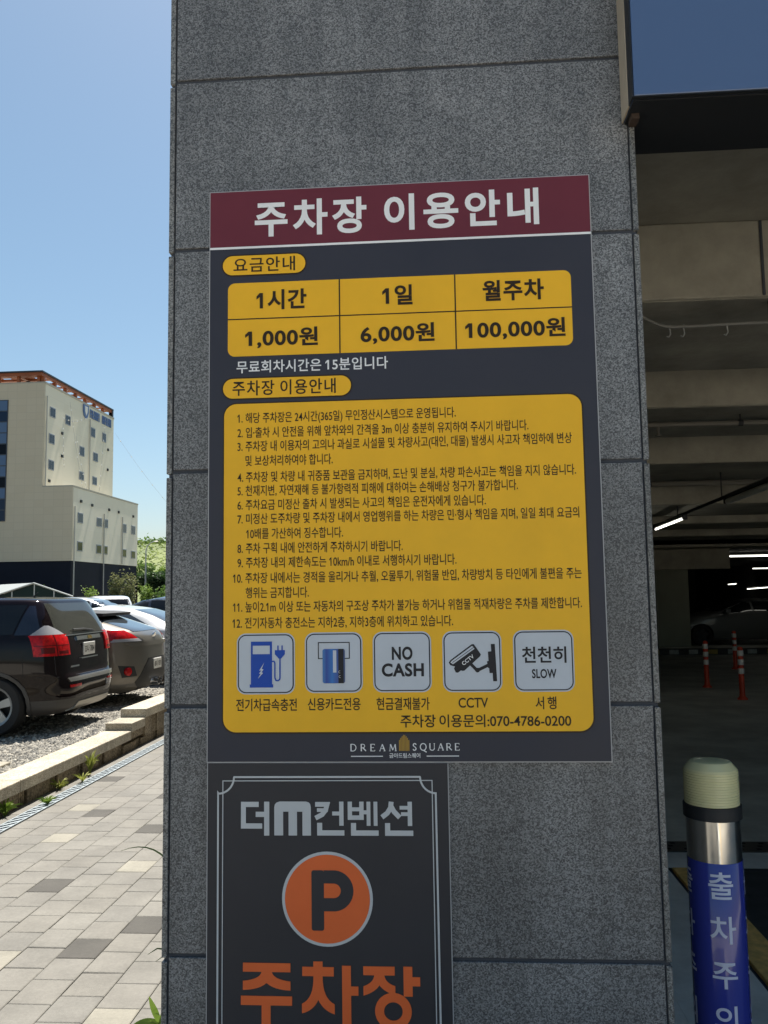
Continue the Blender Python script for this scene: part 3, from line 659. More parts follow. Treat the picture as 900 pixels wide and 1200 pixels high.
def hall_sign():
    root = thing('convention_sign', 'charcoal sign with orange round letter P below the large price sign', 'sign', (-.335, 2.394, .25))
    def P(b, n, m, par=root, **k): return b.build(n, M[m], par, recalc=False, **k)
    x0, x1, z0, z1 = -.6725, .0030, .25, 1.2275
    MB().box(x0, SY+.001, z0, x1, 2.3995, z1).build('board', M['sign_char'], root)
    e = MB(); t = .0026
    e.box(x0-t, SY+.002, z0, x0, 2.3993, z1).box(x1, SY+.002, z0, x1+t, 2.3993, z1).box(x0-t, SY+.002, z1-.002, x1+t, 2.3993, z1+.0005)
    e.build('edge_profile', M['sign_edge'], root)
    L = MB(); r = .040
    a0 = arc(-.6425, 1.1895, .045, -88, -2, 12); a1 = arc(-.0295, 1.1905, .044, 182, 268, 12)
    L.strip([(-.6425,.27),(-.6425,1.1465)]+a0+[(-.5965,1.1900),(-.0745,1.1907)]+a1+[(-.0295,.27)], .0052, ly(1))
    L.strip([(-.6295,.27),(-.6288,1.1796),(-.0406,1.1812),(-.0410,.27)], .0026, ly(1.5))
    P(L, 'border_lines', 'sign_silver')
    # hall name: squared block letters, drawn on a 900 x 313 grid
    gx = lambda u: -.5775+(u-48)/(838-48)*(.4825); gz = lambda v: 1.1235-(v-72)/(232-72)*(.092)
    b = MB(); S = lambda pts, w_: b.strip([(gx(u), gz(v)) for u, v in pts], w_, ly(1+.05*random.random()))
    t1 = .0142
    S([(131,86),(60,86),(60,188),(147,188)], t1); S([(168,73),(168,233)], t1+.0005); S([(117,133),(168,133)], t1)
    b.flat([(gx(u), gz(v)) for u, v in [(203,232),(203,100),(206,86),(214,77),(228,72),(350,72),(362,76),(369,84),(372,98),(372,232),(333,232),(333,120),(308,120),(308,232),(269,232),(269,120),(244,120),(244,232)]], ly(1))
    S([(392,85),(447,85),(440,112),(424,133),(393,150)], t1*.92); S([(400,112),(450,112)], t1*.7)
    S([(512,72),(512,185)], t1*.85); S([(470,128),(512,128)], t1*.75); S([(412,172),(412,219),(525,219)], t1)
    S([(551,72),(551,147),(604,147),(604,72)], t1*.85); S([(551,108),(604,108)], t1*.75); S([(604,122),(632,122)], t1*.75); S([(636,72),(636,185)], t1*.75); S([(668,72),(668,185)], t1*.75); S([(567,172),(567,219),(681,219)], t1)
    S([(740,72),(737,100),(722,125),(697,145)], t1*.95); S([(740,95),(752,118),(778,146)], t1*.95); S([(824,72),(824,185)], t1*.85); S([(778,100),(824,100)], t1*.7); S([(784,130),(824,130)], t1*.7); S([(722,172),(722,219),(838,219)], t1)
    P(b, 'hall_lettering', 'sign_silver')
    cx, cz = -.3353, .8626
    d = P(MB().flat(arc(cx, cz, .1262, 0, 354, 59), ly(1)), 'parking_emblem', 'sign_silver')
    P(MB().flat(arc(cx, cz, .1180, 0, 354, 59), ly(2)), 'emblem_disc', 'sign_orange', d)
    o_ = rrect(-.3789, .7787, -.3444, .9390, .006, 4)
    pb = MB(); pb.flat(o_, ly(3)); pb.strip([(-.3450,.9215),(-.3190,.9215)]+arc(-.3170, .8845, .0370, 85, -85, 16)+[(-.3190,.8475),(-.3450,.8475)], .0350, ly(3.2))
    P(pb, 'emblem_letter', 'sign_char', d)
    # the big orange word
    gx2 = lambda u: -.5767+(u-48)*(.4933/(835-48)); gz2 = lambda v: .6915-(v-50)*(.0866/(195-50))*1.0
    b = MB(); F = lambda pts: b.flat([(gx2(u), gz2(v)) for u, v in pts], ly(1+.05*random.random()))
    cur = lambda p0, p1, p2, n=8: [((1-t)**2*p0[0]+2*t*(1-t)*p1[0]+t*t*p2[0], (1-t)**2*p0[1]+2*t*(1-t)*p1[1]+t*t*p2[1]) for t in [i/n for i in range(n+1)]]
    F([(57,50),(268,50),(268,90),(57,90)])
    F(cur((140,88),(135,122),(57,130))+[(57,170)]+cur((57,170),(130,168),(162,138))+cur((162,138),(195,168),(268,170))+[(268,130)]+cur((268,130),(192,122),(185,88)))
    F([(48,195),(275,195),(275,236),(48,236)]); F([(140,234),(180,234),(180,345),(140,345)])
    F([(320,64),(459,64),(459,105),(320,105)]); F([(369,40),(410,40),(410,66),(369,66)])
    F([(369,104)]+cur((369,104),(372,200),(318,226))+[(318,268)]+cur((318,268),(370,255),(390,208))+cur((390,208),(412,255),(462,270))+[(462,226)]+cur((462,226),(408,200),(410,104)))
    F([(495,57),(534,57),(534,335),(495,335)]); F([(532,147),(566,147),(566,187),(532,187)])
    F([(588,58),(725,58),(725,97),(588,97)])
    F(cur((636,96),(632,130),(588,145))+[(588,186)]+cur((588,186),(640,170),(658,140))+cur((658,140),(680,170),(727,182))+[(727,142)]+cur((727,142),(684,130),(680,96)))
    F([(763,57),(802,57),(802,187),(763,187)]); F([(800,102),(835,102),(835,142),(800,142)])
    b.strip([(gx2(717+60*math.cos(R(a))), gz2(252+60*math.sin(R(a)))) for a in range(0, 360, 10)], .0245, ly(1.1), True)
    P(b, 'parking_lettering', 'sign_orange')
hall_sign()

# ================================================================== BOLLARD
def sliced(ch, off):
    # cut a glyph into narrow upright slices, so that it can follow a round surface
    v, f = glyphs(ch, off); bm = bmesh.new(); vv = [bm.verts.new((p[0], p[1], 0)) for p in v]
    for q in f:
        try: bm.faces.new([vv[i] for i in q])
        except ValueError: pass
    x = .02
    while x < .95:
        bmesh.ops.bisect_plane(bm, geom=bm.verts[:]+bm.edges[:]+bm.faces[:], plane_co=(x,0,0), plane_no=(1,0,0)); x += .05
    bm.verts.index_update(); o = (np.array([p.co[:2] for p in bm.verts]), [[q.index for q in p.verts] for p in bm.faces]); bm.free(); return o
def bollard():
    cx, cy_ = .783, 2.62; c = (cx, cy_, 0)
    root = thing('bollard', 'stainless bollard with milky lamp cap, wrapped in blue lettered film, beside the pillar', 'bollard', c)
    st = mat('brushed_steel', (.62,.60,.56), .17, metal=1.0, rvar=.05, vscale=30)
    r = .0765
    MB().lathe([(r,-.01),(r,1.036)], c, 48).build('post', st, root, smooth=True)
    MB().lathe([(r+.03,-.005),(r+.03,.012),(r+.004,.016),(r,.016)], c, 48).build('base_flange', st, root, smooth=True)
    fl = mat('blue_film', (.028,.040,.28), .18, coat=.5, rvar=.06, vscale=5)
    f = MB().lathe([(r+.0006,.12),(r+.0011,.121),(r+.0011,.912),(r+.0004,.913)], c, 64).build('film_wrap', fl, root, smooth=True)
    fw = mat('film_white', (.55,.58,.72), .4)
    for rep in range(4):
        a0 = R(-88+90*rep)+R(-98.6)
        for i, ch in enumerate('출차주의'):
            v, fc = sliced(ch, .012)
            # thin the text faces along x so that they follow the round post
            zc = .851-.121*i; s = .081
            vs = []
            for q in v:
                a = a0+((q[0]-.46)*s*1.0)/r; vs.append((cx+(r+.0019)*math.cos(a), cy_+(r+.0019)*math.sin(a), zc+(q[1]-.3465)*s))
            MB().add(vs, fc).build('film_lettering', fw, f, recalc=False)
    MB().lathe([(r,1.028),(r+.006,1.030),(r+.006,1.066),(r+.002,1.068),(.03,1.068)], c, 48).build('collar', M['dark_metal'], root, smooth=35)
    cm = mat('milky_lens', (.94,.88,.50), .22, coat=.3, trans=.3, ior=1.35)
    pr = [(.02,1.068),(r+.0005,1.068)]
    z = 1.070
    for k in range(13): pr += [(r+.0012, z), (r+.0012, z+.0042), (r-.0004, z+.0052), (r-.0004, z+.0068)]; z += .0074
    pr += [(r-.001,z),(r-.0015,z+.003),(r-.019,z+.022),(r-.023,z+.0235),(.03,z+.025),(.001,z+.025)]
    lc = MB().lathe(pr, c, 48).build('lamp_cap', cm, root, smooth=18)
    MB().lathe([(.001,1.07),(.045,1.07),(.045,1.16),(.03,1.18),(.001,1.18)], c, 24).build('reflector', mat('lens_core', (.85,.80,.5), .5), lc, smooth=True)
bollard()

# ================================================================== GARAGE FLOOR OBJECTS
def posts():
    orange = mat('orange_rubber', (.60,.055,.018), .5, var=.1); wb = mat('reflective_band', (.72,.68,.64), .35)
    proto = None
    spec = [((4.511,15.02),'orange lane post with white bands, leftmost of the three posts'),((4.534,13.37),'orange lane post with white bands, nearest and rightmost of the three posts'),((6.10,18.31),'orange lane post with white bands, farthest and smallest of the three posts')]
    for i, ((x, y), lab) in enumerate(spec):
        if i == 0:
            root = thing('lane_post', lab, 'post', (0,0,0), 'orange lane posts on the garage floor')
            MB().lathe([(.001,.02),(.075,.02),(.078,.0),(.075,.012),(.06,.03),(.046,.05)], (0,0,0), 24).build('base', orange, root, smooth=True)
            MB().lathe([(.048,.03),(.040,.10),(.040,.76),(.034,.79),(.001,.80)], (0,0,0), 20).build('tube', orange, root, smooth=True)
            for z in (.70, .565, .43): MB().lathe([(.0412,z-.042),(.046,z-.036),(.046,z+.036),(.0412,z+.042)], (0,0,0), 20).build('reflective_band', wb, root, smooth=True)
            proto = root
        else:
            root = copy_tree(proto); root['label'] = lab
        root.location = (x, y, 0)
posts()
def lane_kerb():
    root = thing('parking_kerb', 'low dark kerb with pale painted blocks in front of the parked car', 'kerb', (9, 22.4, 0))
    MB().box(5.0,22.3,-.01,13.8,22.55,.15).build('kerb', M['garage_dark'], root, bevel=.02)
    pw = mat('kerb_paint_white', (.42,.43,.40), .7, var=.3, vscale=10); py = mat('kerb_paint_yellow', (.42,.30,.08), .7, var=.3, vscale=10)
    for i in range(17):
        x = 5.3+.49*i
        MB().box(x,22.292,.02,x+.23,22.302,.13).build('painted_block', pw if i % 3 else py, root)
lane_kerb()

# ================================================================== CARS
class Shape:
    """car body: a plan outline (superellipse) for every height. Local axes: rear bumper at x = 0, nose at -length, near side is -y"""
    def __init__(s, prof, smooth=.035):
        a = np.array(prof, float); z = np.linspace(a[0,0], a[-1,0], 400); s.z = z; dz = z[1]-z[0]
        s.c = []
        k = max(1, int(smooth/dz)); ker = np.exp(-np.linspace(-2, 2, 2*k+1)**2); ker /= ker.sum()
        for j in range(1, 5):
            y = np.interp(z, a[:,0], a[:,j]); yp = np.concatenate([2*y[0]-y[k:0:-1], y, 2*y[-1]-y[-2:-k-2:-1]])
            s.c.append(np.convolve(yp, ker, 'valid'))
    def at(s, z): return [float(np.interp(z, s.z, c)) for c in s.c]
    def pt(s, z, t):
        xr, xf, b, n = s.at(z); cx, a = (xr+xf)/2, (xr-xf)/2; c, q = math.cos(t), math.sin(t)
        return (cx+a*math.copysign(abs(c)**(2/n), c), b*math.copysign(abs(q)**(2/n), q), z)
    def ring(s, z):
        xr, xf, b, n = s.at(z); cx, a = (xr+xf)/2, (xr-xf)/2
        q = []      # quarter: from (a,0) to (0,b)
        t1 = math.asin(.78**(n/2)); t2 = max(t1+.05, math.acos(.95**(n/2)))
        for f in np.linspace(0, .78, 8)[:-1]: q.append((a*(1-f**n)**(1/n), b*f))
        for t in np.linspace(t1, t2, 14): q.append((a*abs(math.cos(t))**(2/n), b*abs(math.sin(t))**(2/n)))
        x1 = abs(math.cos(t2))**(2/n)
        for f in np.linspace(x1, 0, 16)[1:]: q.append((a*f, b*(max(0, 1-f**n))**(1/n)))
        up = q; r = [(cx+x, y) for x, y in up]
        r += [(cx-x, y) for x, y in up[-2::-1]]
        r += [(cx-x, -y) for x, y in up[1:]]
        r += [(cx+x, -y) for x, y in up[-2:0:-1]]
        return [(x, y, z) for x, y in r]
    def rear(s, y, z):
        xr, xf, b, n = s.at(z); f = min(.995, abs(y)/b); return ((xr+xf)/2+(xr-xf)/2*(1-f**n)**(1/n), y, z)
    def front(s, y, z):
        xr, xf, b, n = s.at(z); f = min(.995, abs(y)/b); return ((xr+xf)/2-(xr-xf)/2*(1-f**n)**(1/n), y, z)
    def side(s, x, z, sg):
        xr, xf, b, n = s.at(z); cx, a = (xr+xf)/2, (xr-xf)/2; f = min(.995, abs(x-cx)/a); return (x, sg*b*(1-f**n)**(1/n), z)
    def wrap(s, u, z, sg):      # arc length u from the middle of the tail round the corner to side sg
        xr, xf, b, n = s.at(z); cx, a = (xr+xf)/2, (xr-xf)/2
        P = [(a*(1-f**n)**(1/n), b*f) for f in np.linspace(0, .95, 40)]; x1 = (1-.95**n)**(1/n)
        P += [(a*f, b*(max(0, 1-f**n))**(1/n)) for f in np.linspace(x1, .2, 50)[1:]]
        P = np.array(P); L = np.concatenate([[0], np.cumsum(np.hypot(*np.diff(P, axis=0).T))])
        return (cx+float(np.interp(u, L, P[:,0])), sg*float(np.interp(u, L, P[:,1])), z)
def patch(b, fn, left, right, nu=10, nv=8, off=.005, back=-.012):
    """a panel that follows the body: fn(u, z) -> point; left and right edges are lists of (u, z) from bottom to top"""
    def ev(e, t):
        e = np.array(e, float); k = np.linspace(0, 1, len(e)); return np.array([np.interp(t, k, e[:,0]), np.interp(t, k, e[:,1])])
    f, bk = [], []
    for j in range(nv+1):
        l, r = ev(left, j/nv), ev(right, j/nv)
        for i in range(nu+1):
            q = l+(r-l)*i/nu; p = Vector(fn(*q)); e = .01
            n = (Vector(fn(q[0]+e, q[1]))-Vector(fn(q[0]-e, q[1]))).cross(Vector(fn(q[0], q[1]+e))-Vector(fn(q[0], q[1]-e)))
            n = n.normalized() if n.length > 1e-9 else Vector((1,0,0))
            c = Vector((-2.2, 0, .7))
            if n.dot(p-c) < 0: n = -n
            f.append(p+n*off); bk.append(p+n*back)
    W = nu+1; N = len(f); fs = [(j*W+i, j*W+i+1, (j+1)*W+i+1, (j+1)*W+i) for j in range(nv) for i in range(nu)]
    bd = [i for i in range(nu)]+[j*W+nu for j in range(nv)]+[nv*W+i for i in range(nu, 0, -1)]+[j*W for j in range(nv, 0, -1)]
    fs += [(bd[k], bd[(k+1) % len(bd)], N+bd[(k+1) % len(bd)], N+bd[k]) for k in range(len(bd))]
    b.add(f+bk, fs); return b

def wheel(root, x, y, r, sg, spoke_mat, nsp=5, wd=.21):
    w_ = MB().lathe([(r*.62,-wd/2+.02),(r*.70,-wd/2),(r*.94,-wd/2),(r,-wd/2+.03),(r,wd/2-.03),(r*.94,wd/2),(r*.70,wd/2),(r*.62,wd/2-.02)], (x,y,r), 40, 'y').build('wheel', M['tyre'], root, smooth=35)
    b = MB(); yo = y+sg*(wd/2-.025)
    b.lathe([(r*.66,sg*(wd/2-.008)),(r*.69,sg*(wd/2-.002)),(r*.60,sg*(wd/2-.02)),(r*.57,-sg*wd/2),], (x,y,r), 40, 'y')
    for k in range(nsp):
        a = 2*math.pi*k/nsp+.3; d = (math.cos(a), math.sin(a)); q = (-d[1], d[0])
        h0, h1 = r*.10, r*.15
        pts = []
        for yy in (yo, yo-sg*.03):
            for rr, hh in ((r*.08, h0), (r*.62, h1)):
                for s_ in (-1, 1): pts.append((x+d[0]*rr+q[0]*hh*s_, yy, r+d[1]*rr+q[1]*hh*s_))
        b.add(pts, [(0,1,3,2),(4,6,7,5),(0,2,6,4),(1,5,7,3),(2,3,7,6),(0,4,5,1)])
    b.cyl((x,yo-sg*.03,r),(x,yo+sg*.012,r),r*.14,n=16)
    b.build('rim', spoke_mat, w_, smooth=30)
    MB().cyl((x,y-sg*.02,r),(x,y-sg*.05,r),r*.6,n=24).build('brake_disc', M['dark_metal'], w_)
    return w_

def car(name, label, cat, prof, paint, wheels, tyre_r, glass='glass_dark', clad=None, clad_z=.0, group='cars parked on the gravel lot', spokes=5, rimmat=None, arch=1.10):
    root = thing(name, label, cat, (0,0,0), group); S = Shape(prof); root_parts = {}
    z0, z1 = prof[0][0], prof[-1][0]
    lv = list(np.linspace(z0, z1-.06, 44))+list(z1-.06+.06*np.array([.25,.45,.62,.76,.88,.95,1.0]))
    rings = [S.ring(z) for z in lv]; n = len(rings[0]); b = MB(); vs = [p for r in rings for p in r]
    fs = [(j*n+i, j*n+(i+1) % n, (j+1)*n+(i+1) % n, (j+1)*n+i) for j in range(len(lv)-1) for i in range(n)]
    fs += [list(range(n))[::-1], [(len(lv)-1)*n+i for i in range(n)]]
    b.add(vs, fs)
    for k, f in enumerate(b.f):
        zc = sum(b.v[i][2] for i in f)/len(f)
        b.m[k] = 1 if (clad and zc < clad_z) else 0
    body = b.build('body', [paint, clad or paint, M['plastic']], root, recalc=True)
    # wheel openings
    cut = MB()
    bw = max(p[3] for p in prof)
    for x in wheels:
        for sg in (-1, 1): cut.cyl((x, sg*(bw-.30), tyre_r), (x, sg*(bw+.2), tyre_r), tyre_r*arch, n=40)
    co = cut.build('cut', M['plastic'], None); co.hide_render = True
    md = body.modifiers.new('arch', 'BOOLEAN'); md.operation = 'DIFFERENCE'; md.object = co; md.solver = 'EXACT'
    dg = bpy.context.evaluated_depsgraph_get(); dg.update()
    me = bpy.data.meshes.new_from_object(body.evaluated_get(dg)); body.modifiers.clear(); old = body.data; body.data = me; bpy.data.meshes.remove(old); bpy.data.objects.remove(co)
    for p in me.polygons:
        c = p.center
        for x in wheels:
            d = math.hypot(c.x-x, c.z-tyre_r)
            if d < tyre_r*arch*1.01 and (abs(c.y) < bw-.295 or abs(d-tyre_r*arch) < .02) and abs(p.normal.z)+abs(p.normal.x) > .3 or (d < tyre_r*arch*1.01 and abs(abs(c.y)-(bw-.30)) < .01): p.material_index = 2
    shade(body, 32)
    for x in wheels:
        for sg in (-1, 1): wheel(root, x, sg*(bw-.115), tyre_r, sg, rimmat or M['grey_metal'], spokes)
    return root, S
def put(root, x, y, z, rot=0):
    root.location = (x, y, z); root.rotation_euler = (0, 0, R(rot))
def add(root, name, m, shapes, **k):
    b = MB()
    for fn in shapes: fn(b)
    return b.build(name, m if not isinstance(m, str) else M[m], root, smooth=35, **k)
def both(fn): return lambda b: (fn(b, -1), fn(b, 1))
def plate(root, S, y, z, text, wd=.33, ht=.155, tilt=None):
    x = max(S.rear(y-wd/2, z)[0], S.rear(y+wd/2, z)[0], S.rear(y, z-ht/2)[0])+.012
    q = MB().box(x-.02, y-wd/2, z-ht/2, x, y+wd/2, z+ht/2).build('license_plate', M['plate_white'], root, bevel=.004)
    v, f = glyphs(text, .02); lo, hi = v.min(0), v.max(0)
    b = MB(); Y = y-wd*.43+(v[:,0]-lo[0])/(hi[0]-lo[0])*wd*.86; Z = z+((v[:,1]-(lo[1]+hi[1])/2)/(hi[1]-lo[1]))*ht*.62
    b.add([(x+.0015, a, c) for a, c in zip(Y, Z)], f); b.build('plate_lettering', M['ink_black'], q, recalc=False)

def carpaint(name, col, metal=.5, rough=.28, coat=1.0, spec=.5):
    m = mat(name, col, rough, metal=metal, coat=coat, spec=spec); return m
P_black = carpaint('paint_black', (.006,.003,.004), 0, .06, 0, .34); P_bronze = carpaint('paint_bronze', (.17,.155,.132), .55, .34, .6)
P_white = carpaint('paint_white', (.62,.63,.64), 0, .3); P_silver = carpaint('paint_silver', (.42,.44,.46), .7, .32); P_blue = carpaint('paint_dark_blue', (.02,.026,.042), .4, .3)

def black_mpv():
    prof = [(a_, b_, c_, d_*1.06, e_) for a_, b_, c_, d_, e_ in [(.20,-.22,-4.30,.80,6),(.27,-.06,-4.48,.87,6),(.42,-.005,-4.60,.905,5.5),(.56,0,-4.62,.912,5.5),(.63,-.02,-4.62,.915,6),(.67,-.075,-4.60,.915,8),(.85,-.085,-4.52,.912,8),(1.0,-.105,-4.28,.90,8),(1.08,-.125,-3.75,.885,8),(1.13,-.15,-3.50,.868,8),
            (1.35,-.26,-2.90,.80,8),(1.50,-.34,-2.45,.735,7),(1.555,-.38,-2.25,.705,7),(1.58,-.46,-2.15,.66,6),(1.597,-.80,-1.95,.50,5)]]
    gc = mat('grey_cladding', (.055,.052,.05), .55, bump=.1, bscale=200)
    root, S = car('black_mpv', 'black people carrier nearest the stone wall, parked tail first with a chrome bumper lip', 'car', prof, P_black, (-.80,-3.52), .335, clad=gc, clad_z=.40)
    add(root, 'rear_window', mat('rear_glass', (.035,.036,.03), .05, coat=.3), [lambda b: patch(b, S.rear, [(-.70,1.135),(-.70,1.2),(-.63,1.515)], [(.70,1.135),(.70,1.2),(.63,1.515)], 24, 10, .004)])
    for sg in (-1, 1):
        W = lambda u, z: S.wrap(u, z, sg)
        dk_ = M.setdefault('lamp_dark', mat('lamp_dark_red', (.10,.003,.004), .2))
        t = add(root, 'tail_lamp', 'red_lens', [lambda b: patch(b, W, [(.54,.90),(.54,1.14)], [(1.04,.90),(1.04,1.14)], 22, 6, .016)])
        add(t, 'clear_lens', 'clear_lens', [lambda b: patch(b, W, [(.58,1.142),(.76,1.25)], [(1.02,1.142),(.81,1.25)], 20, 5, .014)])
        add(t, 'lamp_divider', dk_, [lambda b: patch(b, W, [(.765,.90),(.765,1.14)], [(.778,.90),(.778,1.14)], 2, 4, .0175), lambda b: patch(b, W, [(.56,1.015),(.56,1.024)], [(1.02,1.015),(1.02,1.024)], 16, 2, .0172),
            lambda b: patch(b, W, [(.80,.93),(.80,1.0)], [(.95,.93),(.95,1.0)], 8, 3, .0168), lambda b: patch(b, W, [(.58,.92),(.58,.955)], [(.75,.92),(.75,.955)], 8, 3, .0168)])
        Sd = lambda x, z: S.side(x, z, sg)
        add(root, 'side_window', 'glass_dark', [lambda b: patch(b, Sd, [(-1.55,1.12),(-1.55,1.50)], [(-.62,1.16),(-.52,1.50)], 14, 8, .003)])
        add(root, 'side_window', 'glass_dark', [lambda b: patch(b, Sd, [(-2.50,1.10),(-2.50,1.50)], [(-1.62,1.12),(-1.62,1.50)], 14, 8, .003)])
        add(root, 'side_window', 'glass_dark', [lambda b: patch(b, Sd, [(-3.35,1.09),(-2.62,1.49)], [(-2.57,1.10),(-2.57,1.50)], 14, 8, .003)])
        add(root, 'quarter_panel', mat('gloss_black_panel', (.008,.009,.02), .08, coat=.8), [lambda b: patch(b, Sd, [(-.60,1.15),(-.50,1.49)], [(-.30,1.15),(-.44,1.49)], 8, 8, .002)])
        add(root, 'wheel_arch', gc, [lambda b: [patch(b, Sd, [(-.80-.405*math.cos(a),.335+.405*math.sin(a)),(-.80-.405*math.cos(a+.29),.335+.405*math.sin(a+.29))], [(-.80-.365*math.cos(a),.335+.365*math.sin(a)),(-.80-.365*math.cos(a+.29),.335+.365*math.sin(a+.29))], 2, 4, .012) for a in np.arange(-.2, 3.2, .28)]])
        add(root, 'door_handle', P_black, [lambda b: patch(b, Sd, [(-1.95,.97),(-1.95,1.0)], [(-1.76,.97),(-1.76,1.0)], 6, 3, .022)])
        add(root, 'wing_mirror', P_black, [lambda b: b.box(-3.42,sg*.90,1.06,-3.26,sg*1.07,1.20)])
        add(root, 'headlamp', 'clear_lens', [lambda b: patch(b, S.front, [(sg*.80,.72),(sg*.80,.86)], [(sg*.48,.72),(sg*.48,.80)], 8, 4, .01)])
    add(root, 'windscreen', 'glass_dark', [lambda b: patch(b, S.front, [(-.70,1.14),(-.60,1.50)], [(.70,1.14),(.60,1.50)], 20, 10, .003)])
    for sg in (-1, 1):
        seam = lambda pts: add(root, 'panel_gap', 'ink_black', [lambda b: b.tube([Vector(S.wrap(u, z, sg))+Vector((.001, sg*.001, 0)) for u, z in pts], .0035, 5)])
        seam([(.80,.68),(.81,.88),(.80,1.10),(.72,1.13)]); seam([(.0,.655),(.4,.655),(.78,.655),(1.0,.66),(1.3,.66),(1.55,.66)]); seam([(1.17,.66),(1.17,.78),(1.17,.89)])
    plate(root, S, .0, .945, '33나 7884')
    add(root, 'trim_strip', 'chrome', [lambda b: patch(b, S.rear, [(-.30,1.055),(-.30,1.10)], [(.40,1.055),(.40,1.10)], 12, 3, .016)])
    add(root, 'trim_strip', 'chrome', [lambda b: patch(b, S.rear, [(-.58,1.115),(-.56,1.128)], [(.58,1.115),(.56,1.128)], 16, 2, .018)])
    add(root, 'trim_strip', 'chrome', [lambda b: patch(b, S.rear, [(-.24,.830),(-.24,.845)], [(.24,.830),(.24,.845)], 10, 2, .014)])
    em = add(root, 'emblem', mat('emblem_gold', (.55,.38,.12), .25, metal=.9), [lambda b: patch(b, S.rear, [(.01,1.06),(.02,1.095)], [(.13,1.06),(.12,1.095)], 4, 2, .022)])
    add(root, 'emblem', 'chrome', [lambda b: patch(b, S.rear, [(-.52,.745),(-.52,.765)], [(-.30,.745),(-.30,.765)], 4, 2, .006)])
    add(root, 'bumper_lip', mat('bumper_steel', (.55,.53,.50), .22, metal=.9), [lambda b: patch(b, S.rear, [(-.62,.585),(-.66,.632)], [(.74,.585),(.78,.632)], 24, 4, .012)])
    add(root, 'skid_plate', mat('skid_silver', (.40,.38,.34), .35, metal=.7), [lambda b: patch(b, S.rear, [(-.50,.235),(-.40,.335)], [(.62,.235),(.52,.335)], 18, 4, .012)])
    for sg in (-1, 1): add(root, 'reflector', 'red_lens', [lambda b: patch(b, S.rear, [(sg*.62,.52),(sg*.62,.55)], [(sg*.40,.52),(sg*.40,.55)], 6, 2, .010)])
    add(root, 'bumper_light', 'clear_lens', [lambda b: patch(b, S.rear, [(.36,.46),(.36,.53)], [(.52,.46),(.52,.53)], 6, 2, .010)])
    add(root, 'wiper', 'plastic', [lambda b: b.tube([S.rear(.30,1.16), (S.rear(.0,1.185)[0]+.025,.0,1.185), (S.rear(-.30,1.19)[0]+.025,-.32,1.19)], .011, 6)])
    add(root, 'antenna', 'plastic', [lambda b: b.tube([(-.85,.02,1.59),(-.78,.02,1.65)], [.012,.004], 6)])
    put(root, -4.40, 10.46, .118); return root
black_mpv()

